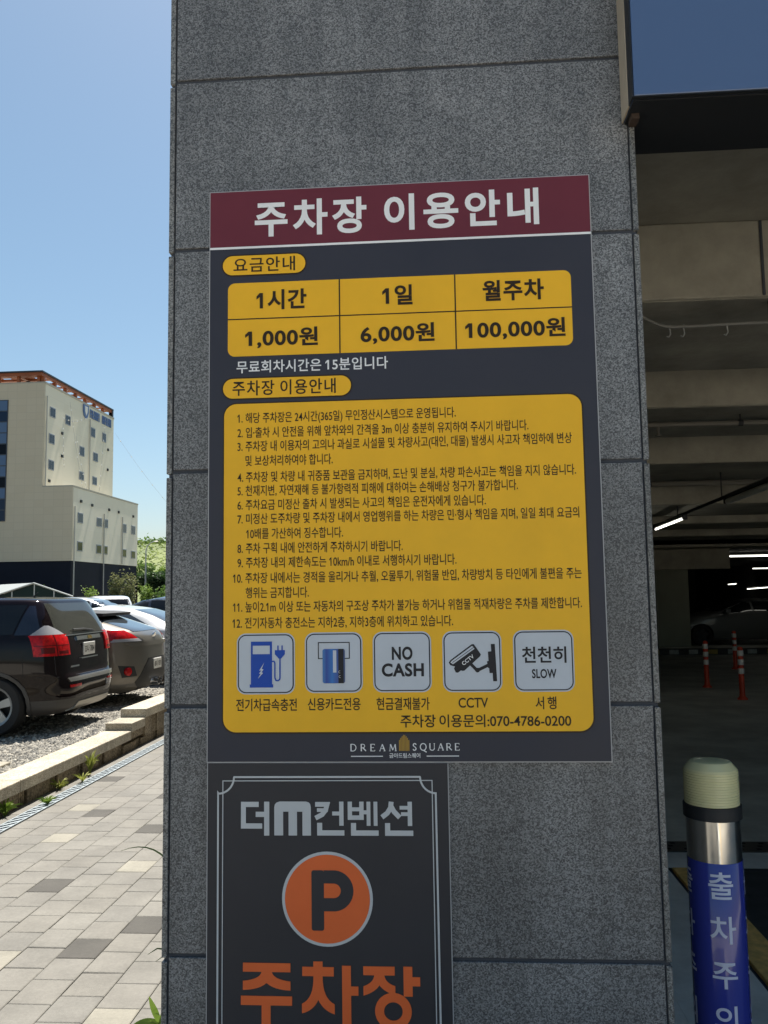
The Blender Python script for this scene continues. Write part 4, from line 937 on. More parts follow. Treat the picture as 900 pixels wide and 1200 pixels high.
def bronze_hatch():
    prof = [(.17,-.25,-3.98,.78,5),(.25,-.06,-4.12,.86,4.6),(.42,0,-4.22,.90,4.2),(.60,-.01,-4.24,.91,4.2),(.80,-.03,-4.16,.91,4.2),(.92,-.045,-3.90,.90,4.2),(1.00,-.08,-3.55,.885,4),(1.08,-.17,-3.28,.86,4),(1.14,-.36,-3.05,.82,4),(1.24,-.68,-2.75,.76,4.5),(1.32,-.95,-2.5,.69,4.5),(1.39,-1.25,-2.2,.62,4),(1.42,-1.6,-1.9,.42,3)]
    gc = mat('bronze_lower', (.13,.122,.108), .45)
    root, S = car('bronze_hatchback', 'grey bronze hatchback with black tailgate spoiler and red lamps, beside the black people carrier', 'car', prof, P_bronze, (-.86,-3.42), .325, clad=gc, clad_z=.30)
    for sg in (-1, 1):
        W = lambda u, z: S.wrap(u, z, sg); Sd = lambda x, z: S.side(x, z, sg)
        t = add(root, 'tail_lamp', 'red_lens', [lambda b: patch(b, W, [(.54,.945),(.66,1.075)], [(1.25,.94),(1.18,1.10)], 22, 7, .016)])
        add(t, 'clear_lens', 'clear_lens', [lambda b: patch(b, W, [(.50,.918),(.55,.958)], [(.98,.915),(.92,.955)], 14, 3, .019)])
        add(root, 'fog_pocket', 'plastic', [lambda b: patch(b, W, [(.62,.42),(.66,.56)], [(.84,.40),(.90,.58)], 8, 6, .004)])
        fo = add(root, 'fog_lamp', 'red_lens', [lambda b: b.lathe([(.062,-.02),(.062,.012),(.05,.022),(.001,.024)], (0,0,0), 20, 'y')])
        q = S.wrap(.76, .49, sg); fo.location = (q[0]+.008, q[1], q[2]); fo.rotation_euler = (0, 0, R(-90+sg*30))
        add(root, 'side_window', 'glass_dark', [lambda b: patch(b, Sd, [(-1.55,1.0),(-1.6,1.31)], [(-.75,1.06),(-1.02,1.27)], 12, 6, .003)])
        add(root, 'side_window', 'glass_dark', [lambda b: patch(b, Sd, [(-3.05,.98),(-2.45,1.31)], [(-1.62,1.0),(-1.67,1.32)], 14, 6, .003)])
        add(root, 'wing_mirror', P_bronze, [lambda b: b.box(-3.05,sg*.88,.98,-2.90,sg*1.04,1.10)])
        add(root, 'headlamp', 'clear_lens', [lambda b: patch(b, S.front, [(sg*.82,.66),(sg*.80,.78)], [(sg*.50,.64),(sg*.52,.72)], 8, 4, .01)])
        add(root, 'tailgate_vent', 'plastic', [lambda b: patch(b, S.rear, [(sg*.60,.93),(sg*.66,1.05)], [(sg*.42,.93),(sg*.62,1.06)], 6, 6, .006)])
    add(root, 'rear_window', 'glass_pale', [lambda b: patch(b, S.rear, [(-.52,1.06),(-.56,1.27)], [(.52,1.06),(.56,1.27)], 20, 10, .004)])
    add(root, 'windscreen', 'glass_dark', [lambda b: patch(b, S.front, [(-.68,1.0),(-.56,1.33)], [(.68,1.0),(.56,1.33)], 20, 10, .003)])
    add(root, 'spoiler', 'plastic', [lambda b: b.hexa([(-1.10,-.60,1.285),(-.66,-.55,1.292),(-.66,.55,1.292),(-1.10,.60,1.285),(-1.16,-.60,1.365),(-.64,-.56,1.335),(-.64,.56,1.335),(-1.16,.60,1.365)])])
    add(root, 'deck_lip', P_bronze, [lambda b: patch(b, S.rear, [(-.66,.845),(-.72,.90)], [(.66,.845),(.72,.90)], 24, 4, .03)])
    e = add(root, 'emblem', 'chrome', [lambda b: b.lathe([(.055,-.01),(.058,.005),(.045,.012),(.03,.006),(.001,.008)], (0,0,0), 20, 'y')])
    e.rotation_euler = (R(-20), 0, R(-90)); e.location = (S.rear(0,.985)[0]+.01, 0, .985)
    add(root, 'diffuser', 'plastic', [lambda b: patch(b, S.rear, [(-.42,.20),(-.62,.30),(-.50,.50),(-.34,.66)], [(.42,.20),(.62,.30),(.50,.50),(.34,.66)], 20, 8, .006)])
    e = add(root, 'exhaust_tip', 'chrome', [lambda b: [b.lathe([(.045,0),(.05,.0),(.05,.12),(.045,.12)], (0,0,0), 16, 'y')]])
    e.rotation_euler = (0, 0, R(-90)); e.location = (-.06, -.09, .29)
    e2 = e.copy(); COL.objects.link(e2); e2.parent = root; e2.location = (-.06, .09, .29)
    add(root, 'reversing_light', 'clear_lens', [lambda b: patch(b, S.rear, [(-.20,.285),(-.20,.34)], [(.20,.285),(.20,.34)], 6, 2, .010)])
    plate(root, S, .0, .56, '80나 1859')
    put(root, -4.42, 12.85, .12)
bronze_hatch()

SEDAN = [(.18,-.25,-4.45,.78,5),(.27,-.06,-4.62,.87,5),(.45,0,-4.72,.905,4.6),(.65,-.01,-4.72,.912,4.6),(.85,-.04,-4.45,.91,5),(.97,-.10,-3.75,.90,5),(1.02,-.38,-3.45,.88,5),(1.08,-.62,-3.25,.85,5),(1.25,-1.0,-2.80,.76,5),(1.37,-1.40,-2.45,.68,5),(1.42,-1.75,-2.15,.58,4),(1.445,-1.95,-2.05,.35,3)]
def sedan(name, label, paint, x, y, z=.10, rot=0, sc_=1.0, glass='glass_dark', group='cars parked on the gravel lot', trim=False):
    root, S = car(name, label, 'car', SEDAN, paint, (-1.0,-3.82), .325, group=group)
    for sg in (-1, 1):
        W = lambda u, z: S.wrap(u, z, sg); Sd = lambda x, z: S.side(x, z, sg)
        add(root, 'tail_lamp', 'red_lens', [lambda b: patch(b, W, [(.50,.78),(.50,.92)], [(1.15,.80),(1.12,.93)], 14, 5, .012)])
        add(root, 'side_window', glass, [lambda b: patch(b, Sd, [(-2.18,1.03),(-2.22,1.365)], [(-1.0,1.05),(-1.55,1.33)], 12, 6, .003)])
        add(root, 'side_window', glass, [lambda b: patch(b, Sd, [(-3.15,1.02),(-2.45,1.345)], [(-2.25,1.03),(-2.28,1.37)], 12, 6, .003)])
        if trim: add(root, 'window_trim', 'chrome', [lambda b: b.tube([Vector(Sd(x_, z_))+Vector((0, sg*.012, 0)) for x_, z_ in [(-3.3,1.03),(-2.85,1.23),(-2.45,1.355),(-2.1,1.385),(-1.6,1.345),(-1.15,1.16),(-.9,1.05)]], .014, 6)])
        add(root, 'wing_mirror', paint, [lambda b: b.box(-3.12,sg*.89,1.0,-2.96,sg*1.06,1.12)])
        add(root, 'headlamp', 'clear_lens', [lambda b: patch(b, S.front, [(sg*.84,.66),(sg*.82,.78)], [(sg*.50,.64),(sg*.52,.74)], 8, 4, .01)])
    add(root, 'rear_window', 'glass_pale', [lambda b: patch(b, S.rear, [(-.66,1.06),(-.56,1.36)], [(.66,1.06),(.56,1.36)], 18, 8, .003)])
    add(root, 'windscreen', glass, [lambda b: patch(b, S.front, [(-.70,1.05),(-.58,1.37)], [(.70,1.05),(.58,1.37)], 18, 8, .003)])
    put(root, x, y, z, rot); root.scale = (sc_, sc_, sc_)
    return root
sedan('white_sedan', 'white sedan with a long curved roof line, third car along from the black people carrier', P_white, -4.30, 15.9, .10, 0, 1.0, 'glass_pale')
sedan('dark_sedan', 'dark blue sedan with thin bright window trim, rightmost in the far row', P_blue, -4.9, 21.6, .10, 0, 1.10, trim=True)

SUV = [(.22,-.22,-4.2,.80,6),(.30,-.05,-4.40,.88,5.5),(.5,0,-4.48,.92,5.2),(.75,-.02,-4.46,.925,5.2),(.95,-.05,-4.15,.92,6),(1.06,-.09,-3.55,.90,6),(1.15,-.13,-3.35,.87,6),(1.45,-.28,-2.80,.78,6),(1.62,-.42,-2.40,.71,6),(1.68,-.6,-2.15,.66,5),(1.71,-.9,-1.8,.52,4)]
def suv(name, label, paint, x, y, z, rot, glass, sc_=1.0):
    root, S = car(name, label, 'car', SUV, paint, (-.82,-3.50), .345, group='cars parked on the gravel lot')
    for sg in (-1, 1):
        W = lambda u, z: S.wrap(u, z, sg); Sd = lambda x, z: S.side(x, z, sg)
        add(root, 'tail_lamp', 'red_lens', [lambda b: patch(b, W, [(.62,.92),(.62,1.10)], [(1.15,.94),(1.12,1.10)], 12, 5, .012)])
        for a, c in (((-1.40,1.14),(-.62,1.15)), ((-2.32,1.13),(-1.48,1.14))):
            add(root, 'side_window', 'glass_dark', [lambda b: patch(b, Sd, [a, (a[0],1.58)], [c, (c[0]+.02,1.58)], 10, 6, .003)])
        add(root, 'side_window', 'glass_dark', [lambda b: patch(b, Sd, [(-3.20,1.12),(-2.62,1.55)], [(-2.39,1.13),(-2.39,1.58)], 10, 6, .003)])
        add(root, 'wing_mirror', paint, [lambda b: b.box(-3.25,sg*.90,1.08,-3.10,sg*1.10,1.24)], )
        add(root, 'headlamp', 'clear_lens', [lambda b: patch(b, S.front, [(sg*.84,.80),(sg*.82,.92)], [(sg*.50,.78),(sg*.52,.88)], 8, 4, .01)])
    add(root, 'rear_window', 'glass_dark', [lambda b: patch(b, S.rear, [(-.72,1.14),(-.62,1.58)], [(.72,1.14),(.62,1.58)], 18, 8, .003)])
    add(root, 'windscreen', glass, [lambda b: patch(b, S.front, [(-.74,1.14),(-.62,1.60)], [(.74,1.14),(.62,1.60)], 18, 8, .003)])
    put(root, x, y, z, rot); root.scale = (sc_,)*3
    return root
suv('silver_suv', 'pale silver off roader facing right, leftmost in the far row', P_silver, -12.5, 24.6, .12, 183, 'glass_pale', .93)
suv('white_suv', 'white off roader with wide dark window, between silver off roader and dark sedan', P_white, -11.7, 29.2, .10, -62, 'glass_dark', .96)
g_car = sedan('white_sedan', 'white car in the dark garage behind the painted kerb and the lane posts', carpaint('paint_white_dimmed', (.10,.105,.105), 0, .35, .4), 11.3, 26.62, .0, 0, .95, group='car in the garage')  # white car, its paint darkened to stand in for the garage gloom
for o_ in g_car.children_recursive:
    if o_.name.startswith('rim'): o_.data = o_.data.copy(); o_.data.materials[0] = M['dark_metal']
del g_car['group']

# ================================================================== FAR BUILDING
def tile_wall(name, col, sx, sz, line=.86):
    m = bpy.data.materials.new(name); m.use_nodes = True; t = m.node_tree; b = t.nodes['Principled BSDF']
    tc = node(t, 'ShaderNodeTexCoord'); sx_ = node(t, 'ShaderNodeSeparateXYZ'); t.links.new(tc.outputs['Object'], sx_.inputs[0])
    cb = node(t, 'ShaderNodeCombineXYZ'); ad = node(t, 'ShaderNodeMath', operation='ADD')
    t.links.new(sx_.outputs[0], ad.inputs[0]); t.links.new(sx_.outputs[1], ad.inputs[1]); t.links.new(ad.outputs[0], cb.inputs[0]); t.links.new(sx_.outputs[2], cb.inputs[1])
    br = node(t, 'ShaderNodeTexBrick'); br.offset = 0; br.inputs['Scale'].default_value = 1; br.inputs['Brick Width'].default_value = sx; br.inputs['Row Height'].default_value = sz
    br.inputs['Mortar Size'].default_value = .035; br.inputs['Color1'].default_value = (*col, 1); br.inputs['Color2'].default_value = (col[0]*.965, col[1]*.955, col[2]*.94, 1)
    br.inputs['Mortar'].default_value = (col[0]*line, col[1]*line, col[2]*line, 1); t.links.new(cb.outputs[0], br.inputs[0])
    t.links.new(br.outputs[0], b.inputs['Base Color']); b.inputs['Roughness'].default_value = .7
    return m
def building():
    xu, xl, yf = -49.22, -45.35, 100.0
    root = thing('hotel_building', 'tall cream building with dark base, small windows and rust red roof pergola beyond the cars', 'building', (-60, 111, 0))
    tan = tile_wall('tan_tiles', (.58,.51,.385), 1.25, .92, .90); crm = tile_wall('cream_panels_lit', (.78,.73,.59), 5.2, 3.4, .93)  # flank panels lighter than the tiled front: sunlight on them put into the colour
    dk = mat('dark_base', (.011,.014,.024), .7, var=.2, vscale=.3, spec=.15); glass = M['glass_dark']; frm = mat('window_frame_grey', (.30,.32,.35), .5)
    # walls: a tiled front slab stands 0.25 m proud of the cream body
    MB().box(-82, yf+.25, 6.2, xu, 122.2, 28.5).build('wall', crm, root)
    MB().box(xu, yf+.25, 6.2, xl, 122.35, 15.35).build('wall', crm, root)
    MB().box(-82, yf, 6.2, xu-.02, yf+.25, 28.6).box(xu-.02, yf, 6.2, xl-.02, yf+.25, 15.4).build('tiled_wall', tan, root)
    MB().box(-82, yf+.1, -.02, xl-.08, 122.3, 6.2).build('base_wall', dk, root)
    MB().box(-82, yf+.05, 28.5, xu+.06, 122.25, 28.75).box(xu, yf+.05, 15.36, xl+.05, 122.4, 15.55).build('parapet', mat('parapet', (.40,.37,.30), .6), root)
    up = [(101.5,103,24.6,25.9),(105.9,107.4,24.5,25.8),(101.4,102.9,21.15,22.45),(101.4,102.9,17.8,19.1),(113.9,115.4,24.35,25.7),(118.0,119.3,24.35,25.7),(110.4,111.9,21.05,22.4),(114.9,116.5,21.0,22.3),(110.4,111.9,17.7,18.9),(114.8,116.3,17.6,18.8)]
    lo = [(101.6,103.1,11,12.3),(101.6,103.1,7.45,8.7),(107.4,109,11,12.2),(109.7,111.1,11,12.2),(107.4,109,7.4,8.6),(109.7,111.1,7.4,8.6),(116.3,117.8,10.8,12.1),(119.8,121.3,10.8,12.1),(116.3,117.9,7.3,8.5),(119.8,121.4,7.25,8.4)]
    for i, (lst, x) in enumerate(((up, xu), (lo, xl))):
        for y0, y1, z0, z1 in lst:
            f = MB().box(x-.1, y0, z0, x+.07, y1, z1).build('window', frm, root)
            m_ = y0+(y1-y0)*(.5 if i == 0 else 1)
            g = MB().box(x+.071, y0+.12, z0+.12, x+.085, (m_-.05 if i == 0 else y1-.12), z1-.12)
            if i == 0: g.box(x+.071, m_+.05, z0+.12, x+.085, y1-.12, z1-.12)
            g.build('pane', glass, f)
    # tall glazed strip at the left of the front
    cw = MB().box(-60, yf-.08, 11.2, -53.85, yf+.02, 26.5).build('window', mat('curtain_frame', (.05,.06,.08), .4), root)
    g = MB(); bl_ = mat('curtain_glass', (.010,.022,.055), .08, spec=.3); gm = [bl_, mat('curtain_glass_dark', (.006,.008,.014), .12, spec=.12), mat('curtain_blind', (.09,.15,.26), .3, spec=.3)]
    for k in range(11):
        z = 11.3+k*1.385
        for j in range(3): g.mi = int(rng.choice(3, p=[.35,.4,.25])); g.box(-59.9+j*2.0, yf-.10, z, -58.0+j*2.02, yf-.081, z+1.25)
    g.build('pane', gm, cw)
    # rain pipes, little vents, cable runs
    pm = mat('pipe_grey', (.45,.44,.40), .5)
    for x, y, z0, z1 in ((xl,100.5,2,12.95),(xl,109.6,2,12.85),(xl,116.1,6.3,13.0),(xu,100.5,15.5,27),(xu,113.5,15.5,26.7)):
        MB().cyl((x+.14,y,z0),(x+.14,y,z1),.085,n=8).build('rain_pipe', pm, root)
    for x, y, z in ((xl,102.2,13.6),(xl,105.6,13.45),(xl,111.2,13.4),(xl,114.6,13.4),(xl,120.2,13.3),(xu,104.8,22.9),(xu,104.9,19.9),(xu,101.5,16.2),(xu,119.9,23.3),(xu,119.9,20.3)):
        MB().box(x-.02,y,z,x+.16,y+.38,z+.34).build('vent', M['dark_metal'], root)
    # blue lettering and shield on the right face: too small to read, so only its strokes are built
    bl = mat('sign_letter_blue', (.10,.17,.34), .6)
    L = MB(); x = xu+.12
    def B(u0, u1, v0, v1): L.box(xu+.03, 113.5+u0*.70, 26.95+v0, x, 113.5+u1*.70, 26.95+v1)
    for k in range(9):
        u = k*1.22; L = MB()
        if k == 4: continue
        B(u,u+.2,0,1.2); B(u+.75,u+.95,0,1.2)
        if k % 3 == 0: B(u+.2,u+.75,1.0,1.2); B(u+.2,u+.75,.5,.68)
        elif k % 3 == 1: B(u+.2,u+.75,0,.2); B(u+.2,u+.75,.55,.72)
        else: B(u+.2,u+.75,.45,.65); B(u+.4,u+.55,0,1.2)
        L.build('facade_lettering', bl, root)
    s = MB(); pts = [(111.2,28.4),(112.9,28.4),(112.9,27.4),(112.6,26.8),(112.05,26.45),(111.5,26.8),(111.2,27.4)]
    s.prism(pts, xu+.03, xu+.15, 'x'); e = s.build('facade_emblem', bl, root)
    s = MB(); s.prism([(111.6,28.2),(112.5,28.2),(112.45,27.5),(112.05,26.9),(111.65,27.5)], xu+.151, xu+.18, 'x'); s.build('emblem_field', M['white_paint'], e)
    # roof pergola
    rust = mat('rust_red_steel', (.30,.085,.028), .55, var=.2, vscale=.5); top = mat('pergola_edge', (.03,.034,.042), .5)
    pr = MB(); zt = 30.0
    for i in range(8):
        y = yf+.3+i*3.1; pr.box(-49.9, y, 28.7, -49.45, y+.35, zt-.55)
    for i in range(12):
        x = -50.3-i*2.6; pr.box(x, yf+.1, 28.7, x+.35, yf+.45, zt-.55)
    q = pr.build('pergola_post', rust, root)
    pg = MB(); pg.box(-82, yf-.3, zt-.55, xu-.25, yf+.75, zt-.14); pg.box(-49.85, yf+.75, zt-.50, xu-.25, 122.3, zt-.14)
    pg.box(-82, yf+2.4, zt-.5, -50.7, yf+2.9, zt-.2); pg.box(-53.0, yf+.75, zt-.5, -52.5, 122.3, zt-.2)
    for i in range(11): pg.box(-53, yf+.75+i*2.1, zt-.30, -49.85, yf+1.35+i*2.1, zt-.2)
    for i in range(14): pg.box(-52.5-i*2.1, yf+.75, zt-.30, -51.6-i*2.1, yf+2.4, zt-.2)
    pg.build('pergola', rust, root)
    ed = MB(); ed.box(-82, yf-.45, zt-.14, xu-.10, yf+.2, zt+.06).box(xu-.45, yf+.2, zt-.14, xu-.10, 122.4, zt+.06); ed.box(xu-.7,122.0,28.7,xu-.15,122.45,zt-.14)
    ed.build('pergola_edge', top, root)
building()

def festoon():
    root = thing('string_lights', 'thin festoon strings with small white bulbs hanging on and off the tall cream building', 'lights', (-48.9, 112, 15))
    wm = mat('thin_wire', (.30,.31,.33), .6); bm_ = mat('white_bulb', (.85,.85,.83), .3)
    runs = [((-48.9,106.5,27.6),(-48.9,111,16.4)),((-48.9,112.2,26.6),(-48.9,104.2,25.0)),((-48.9,118.2,27.4),(-48.9,116.5,16.8)),((-48.9,108.6,23.4),(-48.9,112.8,15.9)),((-49.0,122.3,26.4),(-42.0,131,14.6)),((-48.9,104.6,24.2),(-48.9,105.2,18.6))]
    for a, c in runs:
        a, c = Vector(a), Vector(c); P = [a.lerp(c, i/12)-Vector((0,0,.5*math.sin(math.pi*i/12))) for i in range(13)]
        w_ = MB().tube(P, .014, 4).build('wire', wm, root)
        b = MB()
        for i in range(1, 12, 2): b.lathe([(.001,.10),(.06,.06),(.08,0),(.06,-.06),(.001,-.10)], P[i], 8)
        b.build('bulb', bm_, w_, smooth=True)
festoon()

# ================================================================== HILL, TREES, SHRUBS
def leafmat(name, c0, c1, sc_=.35):
    m = mat(name, c0, .6); t = m.node_tree; b = t.nodes['Principled BSDF']
    tc = node(t, 'ShaderNodeTexCoord'); n = node(t, 'ShaderNodeTexNoise'); n.inputs['Scale'].default_value = sc_; n.inputs['Detail'].default_value = 5
    cr = node(t, 'ShaderNodeValToRGB'); cr.color_ramp.elements[0].position = .35; cr.color_ramp.elements[1].position = .68
    cr.color_ramp.elements[0].color = (*c0, 1); cr.color_ramp.elements[1].color = (*c1, 1)
    t.links.new(tc.outputs['Object'], n.inputs['Vector']); t.links.new(n.outputs[0], cr.inputs[0]); t.links.new(cr.outputs[0], b.inputs['Base Color'])
    tr = node(t, 'ShaderNodeBsdfTranslucent'); ms = node(t, 'ShaderNodeMixShader'); ms.inputs[0].default_value = .35
    t.links.new(cr.outputs[0], tr.inputs[0]); out = t.nodes['Material Output']
    t.links.new(b.outputs[0], ms.inputs[1]); t.links.new(tr.outputs[0], ms.inputs[2]); t.links.new(ms.outputs[0], out.inputs[0])
    return m
M['leaf_a'] = leafmat('leaf_green', (.06,.12,.026), (.15,.24,.055)); M['leaf_b'] = leafmat('leaf_bright', (.11,.19,.03), (.26,.36,.075)); M['leaf_d'] = leafmat('leaf_deep', (.022,.052,.018), (.07,.13,.035))
M['hill_green'] = leafmat('hill_green', (.11,.165,.038), (.26,.31,.08), .12); M['bark'] = mat('bark', (.09,.07,.05), .9, var=.3, vscale=5)
def cards(b, c, n, s, flat=.3):
    for p in c:
        a = rng.uniform(0, 6.28); d = Vector((math.cos(a), math.sin(a), rng.normal(0, .5))).normalized(); u = d.orthogonal().normalized()
        u = (u*math.cos(a*3)+d.cross(u)*math.sin(a*3)); L = s*rng.uniform(.6, 1.4); p = Vector(p)
        b.add([p-u*L*.28, p+d*L*.5, p+u*L*.28, p-d*L*.5], [(0,1,2,3)])
def blob(c, r, n):
    out = []
    for _ in range(n):
        d = rng.normal(0, 1, 3); d /= np.linalg.norm(d); q = rng.uniform(.35, 1)**.5
        out.append((c[0]+d[0]*r[0]*q, c[1]+d[1]*r[1]*q, c[2]+d[2]*r[2]*q))
    return out
def tree(label, x, y, h, wd, leaf, dens=1.0, z0=0., ls=.42, group='trees beside the tall building'):
    root = thing('broadleaf_tree', label, 'tree', (x, y, z0), group)
    tr = MB(); top = Vector((x+rng.normal(0, .2), y, z0+h*.62)); tr.tube([(x,y,z0-.1),(x+.05,y,z0+h*.25),top], [.04*h*.6,.028*h*.6,.012*h*.6], 8)
    b = MB()
    for i in range(int(11*dens)):
        a = rng.uniform(0, 6.28); rr = wd*.55*rng.uniform(.1, 1); zz = z0+h*rng.uniform(.22, .88); k = 1-.55*abs((zz-z0)/h-.5)
        c = (x+rr*math.cos(a)*k, y+rr*math.sin(a)*k, zz); s = wd*rng.uniform(.20, .34)
        tr.tube([(x,y,z0+(zz-z0)*.55), c], [.02*h*.3,.006*h*.3], 5)
        cards(b, blob(c, (s,s,s*.8), int(230)), 0, ls)
    tr.build('trunk', M['bark'], root, smooth=True); b.build('crown', leaf, root, recalc=False)
    return root
def greenery():
    # the hill behind
    nx, ny = 90, 44; vs = []
    for j in range(ny):
        y = 150+j*3.2
        for i in range(nx):
            x = -190+i*3.4; t = min(1, max(0, (y-152)/75)); hh = 16.2*(t*t*(3-2*t))
            hh *= 1+.05*math.sin(x*.045+1)+.03*math.sin(x*.13); vs.append((x, y, hh+.5*math.sin(x*.7+y*.3)*t+rng.normal(0, .18)*t-.1))
    b = MB().add(vs, [(j*nx+i, j*nx+i+1, (j+1)*nx+i+1, (j+1)*nx+i) for j in range(ny-1) for i in range(nx-1)])
    tag(b.build('hill', M['hill_green'], smooth=True), kind='structure')
    b = MB(); pts = []
    for _ in range(3600):
        x = rng.uniform(-104, -52); y = rng.uniform(172, 250); t = min(1, max(0, (y-152)/75)); hh = 16.2*(t*t*(3-2*t)); pts.append((x, y, hh+abs(rng.normal(.2, .4))))
    cards(b, pts, 0, .8); o = b.build('hill_scrub', M['hill_green'], recalc=False); tag(o, 'pale green scrub covering the hillside', 'scrub', kind='stuff')
    b = MB(); pts = []
    for _ in range(5000):
        x = rng.uniform(-105, -50); y = rng.uniform(222, 240); pts.append((x, y, 15.6+abs(rng.normal(0, .9))))
    cards(b, pts, 0, 1.0); o = b.build('ridge_trees', M['leaf_a'], recalc=False); tag(o, 'dark line of small trees along the hilltop', 'trees', kind='stuff')
    T = [(-48.6,131,8.6,4.2,'leaf_a','slim light green tree against the corner of the tall cream building',1.1),(-45.8,129,5.6,4.2,'leaf_d','dark low tree, in the middle between the building and the pillar',1.4),(-43.2,127,5.4,4.4,'leaf_d','dark bushy tree seen right beside the pillar edge',1.5),
         (-47.2,137,6.8,4.6,'leaf_b','bright yellow green tree behind the dark low trees',1.3),(-44.0,139,6.4,4.6,'leaf_b','bright green tree behind the dark tree at the pillar edge',1.3),(-40.0,130,6.2,5.0,'leaf_a','mid green tree hidden behind the pillar edge',1.1)]
    for x, y, h, wd, l, lab, d in T[:5]: tree(lab, x, y, h, wd, M[l], d)
    # low shrubs at the foot of the building
    def shrub(label, x, y, h, wd, leaf, upright=False, ls=.22, n=420, z0=.0):
        root = thing('shrub', label, 'shrub', (x, y, z0), 'shrubs in front of the tall building')
        b = MB(); st = MB()
        for i in range(9):
            a = rng.uniform(0, 6.28); t_ = Vector((x+wd*.5*math.cos(a)*rng.uniform(.2,1), y+wd*.4*math.sin(a), z0+h*rng.uniform(.6,1))); st.tube([(x,y,z0),((x*.5+t_.x*.5), (y+t_.y)/2, z0+(t_.z-z0)*.6), t_], [.03,.02,.008], 5)
            for k in range(n//9):
                q = Vector((x,y,z0)).lerp(t_, rng.uniform(.25, 1))+Vector(rng.normal(0, wd*.13, 3)); cards(b, [q], 0, ls)
        st.build('stems', M['bark'], root); b.build('foliage', leaf, root, recalc=False)
    grs = leafmat('dry_grass', (.10,.13,.05), (.24,.24,.11), .8)
    shrub('tall wispy olive shrub against the dark base, left of the pair', -41.6, 104.5, 4.9, 2.0, grs, True, .34, 700)
    shrub('tall wispy olive shrub against the dark base, right of the pair', -39.9, 105, 5.0, 2.6, grs, True, .34, 800)
    shrub('small bright shrub left of the two tall wispy ones', -42.9, 100, 3.0, 2.0, M['leaf_b'], False, .30, 500)
    shrub('low dark shrub by the rain pipe foot behind the silver car', -46.5, 97, 2.9, 2.4, M['leaf_a'], False, .3, 420)
    shrub('low olive shrub above the roof of the black people carrier', -43.9, 88, 2.9, 2.2, M['leaf_b'], False, .3, 420)
    shrub('round yellow green bush at the foot of the building corner', -36.2, 101, 3.3, 1.7, M['leaf_b'], False, .30, 900)
    shrub('loose green shrub among the dark trees near the pillar edge', -34.4, 101, 2.9, 2.2, M['leaf_a'], False, .30, 600)
greenery()

def street_lamp():
    root = thing('street_lamp', 'slender curved street lamp with a white head rising before the hill', 'street lamp', (-44.98, 125, 0))
    g = M['galv']
    MB().tube([(-44.98,125,0),(-44.98,125,5),(-44.98,125,8.6),(-44.75,125,9.35),(-44.2,125,9.85),(-43.7,125,10.0)], [.16,.13,.10,.09,.08,.08], 10).build('pole', g, root, smooth=True)
    MB().lathe([(.001,.10),(.2,.08),(.34,0),(.25,-.08),(.001,-.10)], (-43.4,125,10.02), 12).build('lamp_head', M['white_paint'], root, smooth=True)
    MB().cyl((-44.98,125,0),(-44.98,125,.3),.3,.22,n=12).build('base', g, root)
street_lamp()

def canopy():
    root = thing('canopy_shed', 'low grey gable roofed shed with dark green glazed end, left of the far cars', 'shed', (-25, 50, 0))
    rf = mat('pale_roof_sheet', (.33,.35,.34), .5, var=.06, vscale=2); gl = mat('green_glass', (.012,.026,.024), .3, spec=.15); fr = mat('shed_frame', (.42,.44,.43), .4, metal=.3)
    xr, yf, yb, zr = -23.0, 46, 56, 2.50; zl = 1.72; wl, wr = 2.6, 2.3
    # the ridge runs back and to the left, so the left slope shows its sheet
    MB().hexa([(xr-wl,yf,zl),(xr,yf,zr),(xr-8.6,yb,zr+.05),(xr-wl-8.6,yb,zl),(xr-wl,yf,zl+.06),(xr,yf,zr+.06),(xr-8.6,yb,zr+.11),(xr-wl-8.6,yb,zl+.06)]).build('roof', rf, root)
    MB().hexa([(xr,yf,zr),(xr+wr,yf,zl),(xr+wr-8.6,yb,zl),(xr-8.6,yb,zr+.05),(xr,yf,zr+.06),(xr+wr,yf,zl+.06),(xr+wr-8.6,yb,zl+.06),(xr-8.6,yb,zr+.11)]).build('roof', rf, root)
    MB().prism([(xr-wl+.05,0),(xr+wr-.05,0),(xr+wr-.05,zl-.01),(xr,zr-.01),(xr-wl+.05,zl-.01)], yf+.12, yf+.16).build('glazing', gl, root)
    f = MB()
    for x, z in ((xr,zr),(xr-wl+.06,zl),(xr+wr-.06,zl),(xr-wl/2,(zr+zl)/2),(xr+wr/2,(zr+zl)/2)): f.box(x-.03,yf+.08,0,x+.03,yf+.119,z-.02)
    f.build('frame', fr, root)
    MB().tube([(xr-wl,yf,zl+.04),(xr,yf,zr+.05),(xr+wr,yf,zl+.04)], .045, 6).build('gable_trim', fr, root)
    w_ = MB(); w_.box(xr-wl-8.5,yb-.2,0,xr+wr-8.7,yb,zl); w_.hexa([(xr+wr-.1,yf+.2,0),(xr+wr,yf+.2,0),(xr+wr-8.6,yb,0),(xr+wr-8.7,yb,0),(xr+wr-.1,yf+.2,zl-.02),(xr+wr,yf+.2,zl-.02),(xr+wr-8.6,yb,zl-.02),(xr+wr-8.7,yb,zl-.02)])
    w_.build('wall', gl, root)
canopy()

